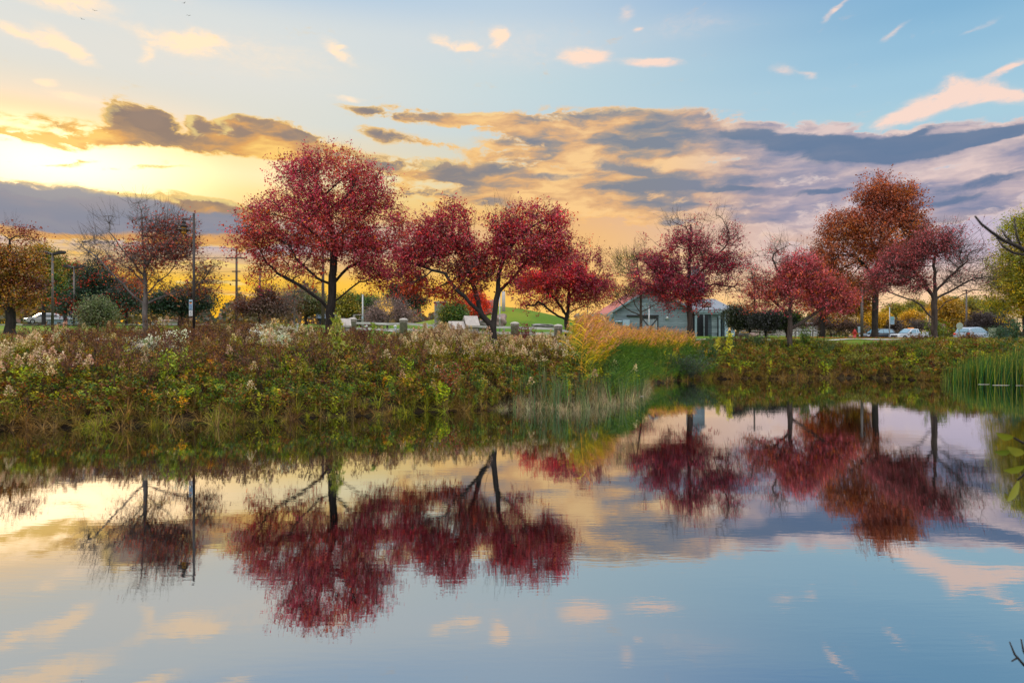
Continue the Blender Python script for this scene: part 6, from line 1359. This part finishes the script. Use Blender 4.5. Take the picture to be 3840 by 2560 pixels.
def fallen_leaves():
    rg = np.random.default_rng(91); X, Y, C = [], [], []
    for px, d, w, n, c in ((1210, 31.5, 5, 500, (150, 56, 40)), (1847, 29.5, 5, 500, (160, 50, 36)), (2125, 55, 5, 1300, (190, 60, 34)), (2585, 48, 6, 1500, (150, 40, 46)), (2403, 71, 5, 900, (150, 90, 40)), (2970, 46, 5, 900, (180, 80, 60)), (3273, 60, 8, 2200, (150, 84, 40)), (3505, 47, 6, 900, (160, 80, 60)), (3085, 63, 5, 1500, (200, 110, 40)), (3790, 59, 8, 2200, (180, 150, 40)), (100, 47, 8, 1500, (150, 100, 40))):
        x = PX(px, d)+rg.normal(size=n)*w*.55; y = d+rg.normal(size=n)*w*.55; X.append(x); Y.append(y); C.append(np.array([lin(*c)[:3]])*rg.uniform(.6, 1.4, (n, 1)))
    X, Y, C = np.concatenate(X), np.concatenate(Y), np.concatenate(C); k = inland(X, Y) > 1; X, Y, C = X[k], Y[k], C[k]
    V, F = leaf_quads(np.stack([X, Y, ground_z(X, Y)+.03], 1), .13, rg, 0, .8); V = V.reshape(-1, 4, 3); m_ = V.mean(1, keepdims=True); V[:, :, 2:] = m_[:, :, 2:]+(V[:, :, 2:]-m_[:, :, 2:])*.25; V = V.reshape(-1, 3)
    tag(np_mesh('fallen_leaves', V, F, LEAF, col=np.repeat(C, 4, 0)), 'fallen autumn leaves scattered on the grass beneath the trees', 'leaves', kind='stuff')
fallen_leaves()
# ---------------------------------------------------------------- vehicles
GLASS = principled('tinted_car_glass', (.030, .055, .070, 1), .08, spec=.9)
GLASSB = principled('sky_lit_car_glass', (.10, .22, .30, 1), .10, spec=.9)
TYRE = principled('tyre_rubber', (.018, .018, .018, 1), .8)
RIM = principled('alloy_rim', (.45, .46, .48, 1), .35, .8)
LAMPC = principled('headlamp_lens', (.75, .78, .80, 1), .1)
TAIL = principled('tail_lamp', (.60, .03, .03, 1), .2)
def car_paint(name, c, rough=.3): return principled(name, c, rough, .15, var=.04, coat=.6)
def loft(mb, prof, wf):
    """closed side profile (x, z) given thickness by wf(x, z) = half width"""
    n = len(prof); vs = [(x, -wf(x, z), z) for x, z in prof]+[(x, wf(x, z), z) for x, z in prof]
    mb.add(vs, [tuple(range(n)), tuple(reversed(range(n, 2*n)))]+[(i, (i+1) % n, n+(i+1) % n, n+i) for i in range(n)])
def wheel(t, x, y, r=.34, s=1):
    m = MB(); m.tube([(x, y-.11, r), (x, y+.11, r)], r, 20); w = m.build('wheel', TYRE, t)
    m = MB(); yy = y+s*.115; m.tube([(x, yy-.01, r), (x, yy+.01, r)], r*.62, 14); m.build('rim', RIM, w)
    for a in range(5): pass
    return w
def suv(loc, rz, paint, glass, label, cat='car', lit=False, L=1.0):
    t = thing('parked_suv', loc, label, cat, rz=rz)
    W = .92
    low = [(-2.22, .32), (-2.30, .55), (-2.28, .95), (-2.20, 1.03), (1.02, 1.04), (1.60, 1.00), (2.10, .88), (2.27, .72), (2.30, .48), (2.20, .30), (1.85, .26), (1.78, .55), (1.48, .74), (1.18, .55), (1.10, .26), (-1.08, .26), (-1.16, .55), (-1.46, .74), (-1.76, .55), (-1.84, .28)]
    m = MB(); loft(m, low, lambda x, z: W*(1-.03*abs(x/2.3)**4)-(.05 if z > .98 else 0)); m.build('body', paint, t, .03)
    cab = [(-2.14, 1.035), (-2.02, 1.40), (-1.85, 1.58), (-1.2, 1.66), (-.3, 1.68), (.25, 1.62), (1.15, 1.045)]
    wf = lambda x, z: .84-.22*max(0, (z-1.03))/.65
    m = MB(); loft(m, cab, wf); m.build('cabin', paint, t, .04)
    for s in (-1, 1):
        for q in ([(.92, 1.08), (.26, 1.53), (-.12, 1.57), (-.12, 1.08)], [(-.20, 1.08), (-.20, 1.57), (-1.02, 1.56), (-1.02, 1.08)], [(-1.10, 1.08), (-1.10, 1.55), (-1.62, 1.48), (-1.86, 1.12)]):
            m = MB(); vs = [(x, s*(wf(x, z)+.012), z) for x, z in q]+[(x, s*(wf(x, z)-.01), z) for x, z in q]; m.add(vs, [(0, 1, 2, 3), (7, 6, 5, 4), (0, 4, 5, 1), (1, 5, 6, 2), (2, 6, 7, 3), (3, 7, 4, 0)]); m.build('side_window', glass, t)
        m = MB(); m.box(.78, .95, s*.84 if s > 0 else -1.04, s*1.04 if s > 0 else -.84, 1.04, 1.17); m.build('mirror', paint, t, .02)
        wheel(t, 1.48, s*.80, .34, s); wheel(t, -1.46, s*.80, .34, s)
        m = MB(); m.box(2.10, 2.29, min(s*.55, s*.86), max(s*.55, s*.86), .68, .80); m.build('headlight', LAMPC if not lit else emissive('lit_headlamp', (1, .85, .6, 1), 1.6), t, .02)
        m = MB(); m.box(-2.325, -2.2, min(s*.62, s*.88), max(s*.62, s*.88), .80, 1.02); m.build('taillight', TAIL, t, .02)
    m = MB(); m.add([(1.12, -.74, 1.075), (1.12, .74, 1.075), (.33, .60, 1.61), (.33, -.60, 1.61)], [(0, 1, 2, 3)]); v = m.v; m.v = [(x+.03, y, z+.012) for x, y, z in v]; m.build('windscreen', glass, t)
    m = MB(); m.add([(-2.15, -.68, 1.12), (-2.15, .68, 1.12), (-1.95, .60, 1.50), (-1.95, -.60, 1.50)], [(3, 2, 1, 0)]); m.v = [(x-.03, y, z) for x, y, z in m.v]; m.build('rear_window', glass, t)
    m = MB(); m.box(-2.33, -2.30, -.26, .26, .70, .82); m.build('number_plate', WHITEP, t)
    m = MB(); m.box(2.27, 2.315, -.5, .5, .45, .66); m.build('grille', BLACKW, t)
    return t
def pickup(loc, rz, label):
    t = thing('pickup_truck', loc, label, 'pickup truck', rz=rz); paint = car_paint('white_truck_paint', (.48, .52, .56, 1)); W = .92
    low = [(-2.62, .45), (-2.62, .98), (-.72, .98), (-.70, 1.02), (.95, 1.03), (2.20, .93), (2.40, .84), (2.44, .50), (2.40, .38), (1.98, .36), (1.92, .62), (1.62, .80), (1.30, .62), (1.22, .34), (-1.15, .34), (-1.22, .62), (-1.54, .80), (-1.86, .62), (-1.94, .40)]
    m = MB(); loft(m, low, lambda x, z: W-.02*abs(x/2.5)**4); m.build('body', paint, t, .03)
    m = MB(); m.box(-2.56, -.76, -.82, .82, .985, .99); m.build('bed', INNER, t)
    m = MB(); m.box(-2.62, -.74, -.92, -.84, .985, 1.20); m.box(-2.62, -.74, .84, .92, .985, 1.20); m.box(-2.62, -2.55, -.838, .838, .985, 1.20); m.build('bed_rail', paint, t)
    cab = [(-.70, 1.02), (-.66, 1.52), (-.55, 1.60), (.22, 1.62), (.40, 1.57), (1.05, 1.035)]; wf = lambda x, z: .85-.18*max(0, (z-1.03))/.6
    m = MB(); loft(m, cab, wf); m.build('cabin', paint, t, .03)
    for s in (-1, 1):
        for q in ([(.86, 1.07), (.34, 1.50), (-.22, 1.54), (-.22, 1.07)], [(-.30, 1.07), (-.30, 1.53), (-.57, 1.50), (-.60, 1.07)]):
            m = MB(); vs = [(x, s*(wf(x, z)+.012), z) for x, z in q]+[(x, s*(wf(x, z)-.01), z) for x, z in q]; m.add(vs, [(0, 1, 2, 3), (7, 6, 5, 4), (0, 4, 5, 1), (1, 5, 6, 2), (2, 6, 7, 3), (3, 7, 4, 0)]); m.build('side_window', GLASSB, t)
        m = MB(); m.box(.72, .88, s*.85 if s > 0 else -1.06, s*1.06 if s > 0 else -.85, 1.04, 1.20); m.build('mirror', BLACKW, t, .02)
        wheel(t, 1.62, s*.80, .36, s); wheel(t, -1.54, s*.80, .36, s)
        m = MB(); m.box(2.30, 2.455, min(s*.58, s*.86), max(s*.58, s*.86), .68, .82); m.build('headlight', LAMPC, t, .02)
        m = MB(); m.box(-2.65, -2.60, min(s*.74, s*.9), max(s*.74, s*.9), .72, .95); m.build('taillight', TAIL, t)
    m = MB(); m.add([(1.05, -.74, 1.07), (1.05, .74, 1.07), (.46, .62, 1.55), (.46, -.62, 1.55)], [(0, 1, 2, 3)]); m.v = [(x+.02, y, z+.015) for x, y, z in m.v]; m.build('windscreen', GLASSB, t)
    m = MB(); m.box(2.425, 2.46, -.55, .55, .58, .80); m.build('grille', BLACKW, t)
    m = MB(); m.box(2.40, 2.50, -.88, .88, .40, .52); m.build('bumper', GALV, t)
    m = MB(); m.box(-.32, .12, -.30, .30, 1.625, 1.75); m.build('light_bar', AMBER, t, .03)
gz_ = lambda x, y: float(ground_z(x, y))+.06
p = (PX(3413, 88), 88); pickup((*p, gz_(*p)), math.pi+.22, 'white pickup truck with orange light bar on its roof')
p = (PX(3292, 90), 90); suv((*p, gz_(*p)), math.pi+.30, car_paint('dark_blue_black_paint', (.010, .016, .024, 1)), GLASSB, 'dark blue-black SUV partly hidden by the oak trunk')
p = (PX(3655, 76), 76); suv((*p, gz_(*p)), .42, car_paint('silver_paint', (.26, .34, .43, 1)), GLASSB, 'silver SUV showing its rear window and red tail lamp')
p = (PX(160, 104), 104); o = suv((*p, gz_(*p)), -math.pi/2-.75, car_paint('white_car_paint', (.42, .42, .43, 1)), GLASS, 'white SUV on the far road at the left edge', lit=True)
# ---------------------------------------------------------------- birds
def bird(px, py, d, label, k):
    m = MB(); s = .3
    m.tube([(-.14, 0, 0), (-.05, 0, .01), (.06, 0, .01), (.13, 0, 0)], [.008, .03, .03, .008], 8)
    for sd in (-1, 1):
        y1, y2 = sd*.28*s*2, sd*.62*s*2; z1, z2 = (.09, .05) if k % 2 else (.06, .12)
        m.add([(.05, sd*.02, .02), (-.06, sd*.02, .02), (-.06, y1, z1), (.03, y1, z1), (-.12, y2, z2), (-.04, y2, z2)], [(0, 1, 2, 3), (3, 2, 4, 5)])
    o = m.build('bird', BLACKW); o.location = P(px, py, d); o.rotation_euler = (0, 0, 1.2+k*.5); tag(o, label, 'bird', 'birds flying high in the upper left sky')
for k, (px, py, lb) in enumerate([(690, 13, 'topmost bird in the upper left sky'), (708, 60, 'dark bird just below the topmost one'), (355, 41, 'pale small bird at the same height left of the others'), (308, 73, 'lowest of the four birds in the sky')]):
    bird(px, py, 110, lb, k)
# ---------------------------------------------------------------- near sapling whose twigs reach into the frame
def near_sapling():
    D = 2.3; x = PX(4330, D); g = float(ground_z(x, D)); t = thing('lakeside_sapling', (x, D, g), 'out-of-focus bare twigs and green leaves reaching in at the right edge', 'sapling'); B = Vector((x, D, g))
    q = lambda px, py, d=D: tuple(P(px, py, d)-B)
    m = MB(); top = q(4250, 700); m.tube([(0, 0, -.2), (.02, .01, .7), q(4330, 1500), q(4290, 1050), top], [.035, .028, .022, .016, .008], 10)
    m.tube([q(4310, 1250), q(4100, 1080), q(3960, 1005), q(3880, 962), q(3820, 925), q(3765, 903), q(3715, 868), q(3680, 840), q(3656, 810)], [.014, .011, .0095, .0085, .007, .006, .005, .004, .003], 8)
    m.tube([q(3800, 915), q(3770, 885), q(3757, 862)], [.004, .003, .002], 6)
    m.tube([q(3830, 930), q(3812, 880), q(3803, 815)], [.004, .003, .002], 6)
    m.tube([q(3870, 960), q(3800, 948), q(3762, 925), q(3736, 890)], [.005, .004, .003, .002], 6)
    m.tube([q(4330, 1600), q(4150, 1600), q(3980, 1640), q(3900, 1672), q(3840, 1662), q(3800, 1640)], [.012, .010, .008, .006, .0045, .003], 8)
    m.tube([q(3900, 1672), q(3860, 1760), q(3815, 1800)], [.006, .004, .003], 6)
    m.tube([q(4335, 2300), q(4120, 2450), q(3960, 2520), q(3840, 2492), q(3805, 2452), q(3786, 2405)], [.012, .009, .007, .005, .0035, .002], 8)
    m.tube([q(3870, 2500), q(3838, 2440), q(3829, 2395)], [.004, .003, .002], 6); m.tube([q(3815, 2465), q(3793, 2478)], [.003, .002], 6)
    m.build('trunk', BARK_DARK, t)
    Lc = [(112, 122, 30), (92, 108, 28), (130, 134, 44)]
    for k, (a, b, w) in enumerate([((3802, 1640), (3734, 1622), 14), ((3800, 1686), (3728, 1692), 13), ((3842, 1700), (3776, 1672), 17), ((3850, 1745), (3762, 1762), 16), ((3850, 1700), (3905, 1640), 15), ((3822, 1798), (3776, 1880), 19), ((3880, 1690), (3930, 1760), 16), ((3960, 1650), (3990, 1560), 16), ((4060, 1610), (4080, 1700), 16), ((3985, 2515), (4000, 2600), 15)]):
        A, Bp = Vector(q(*a)), Vector(q(*b, D-.02)); d_ = Bp-A; u = d_.cross(Vector((0, 1, .35))).normalized(); n_ = d_.cross(u).normalized(); ww = w/FP*D
        vs, fs = [], []
        prof = [(0, .05), (.18, .62), (.4, 1), (.65, .85), (.85, .45), (1, .02)]
        for f, r in prof:
            c = A+d_*f+Vector((0, 0, -.006*math.sin(f*3.1)))
            vs += [c-u*ww*r+n_*ww*.25*r, c, c+u*ww*r+n_*ww*.25*r]
        for i in range(len(prof)-1):
            for j in (0, 1): fs.append((i*3+j, i*3+j+1, i*3+j+4, i*3+j+3))
        cc = np.array([lin(*Lc[k % 3])[:3]]*len(vs)); np_mesh('leaf', np.array([tuple(v) for v in vs]), np.array(fs), GREENLEAF, t, col=cc, smooth=True)
near_sapling()
def bank_grass_near():
    rg = np.random.default_rng(9); T = [t_tuft(rg, 24, .35, .012, [(110, 110, 44), (90, 100, 40), (130, 116, 60)], .7, .9) for _ in range(3)]
    X = rg.uniform(-9, 9, 900); Y = rg.uniform(-3, 3.6, 900); k = (np.hypot(X, Y) > .9); X, Y = X[k], Y[k]
    k = (X/np.maximum(Y, .01) > .8) | (X/np.maximum(Y, .01) < -.8) | (Y < 2.6); X, Y = X[k], Y[k]
    scatter('near_bank_grass', 'rough grass on the near bank where the photographer stands', 'grass', T, X, Y, rg.uniform(.6, 1.1, len(X)), rg)
bank_grass_near()
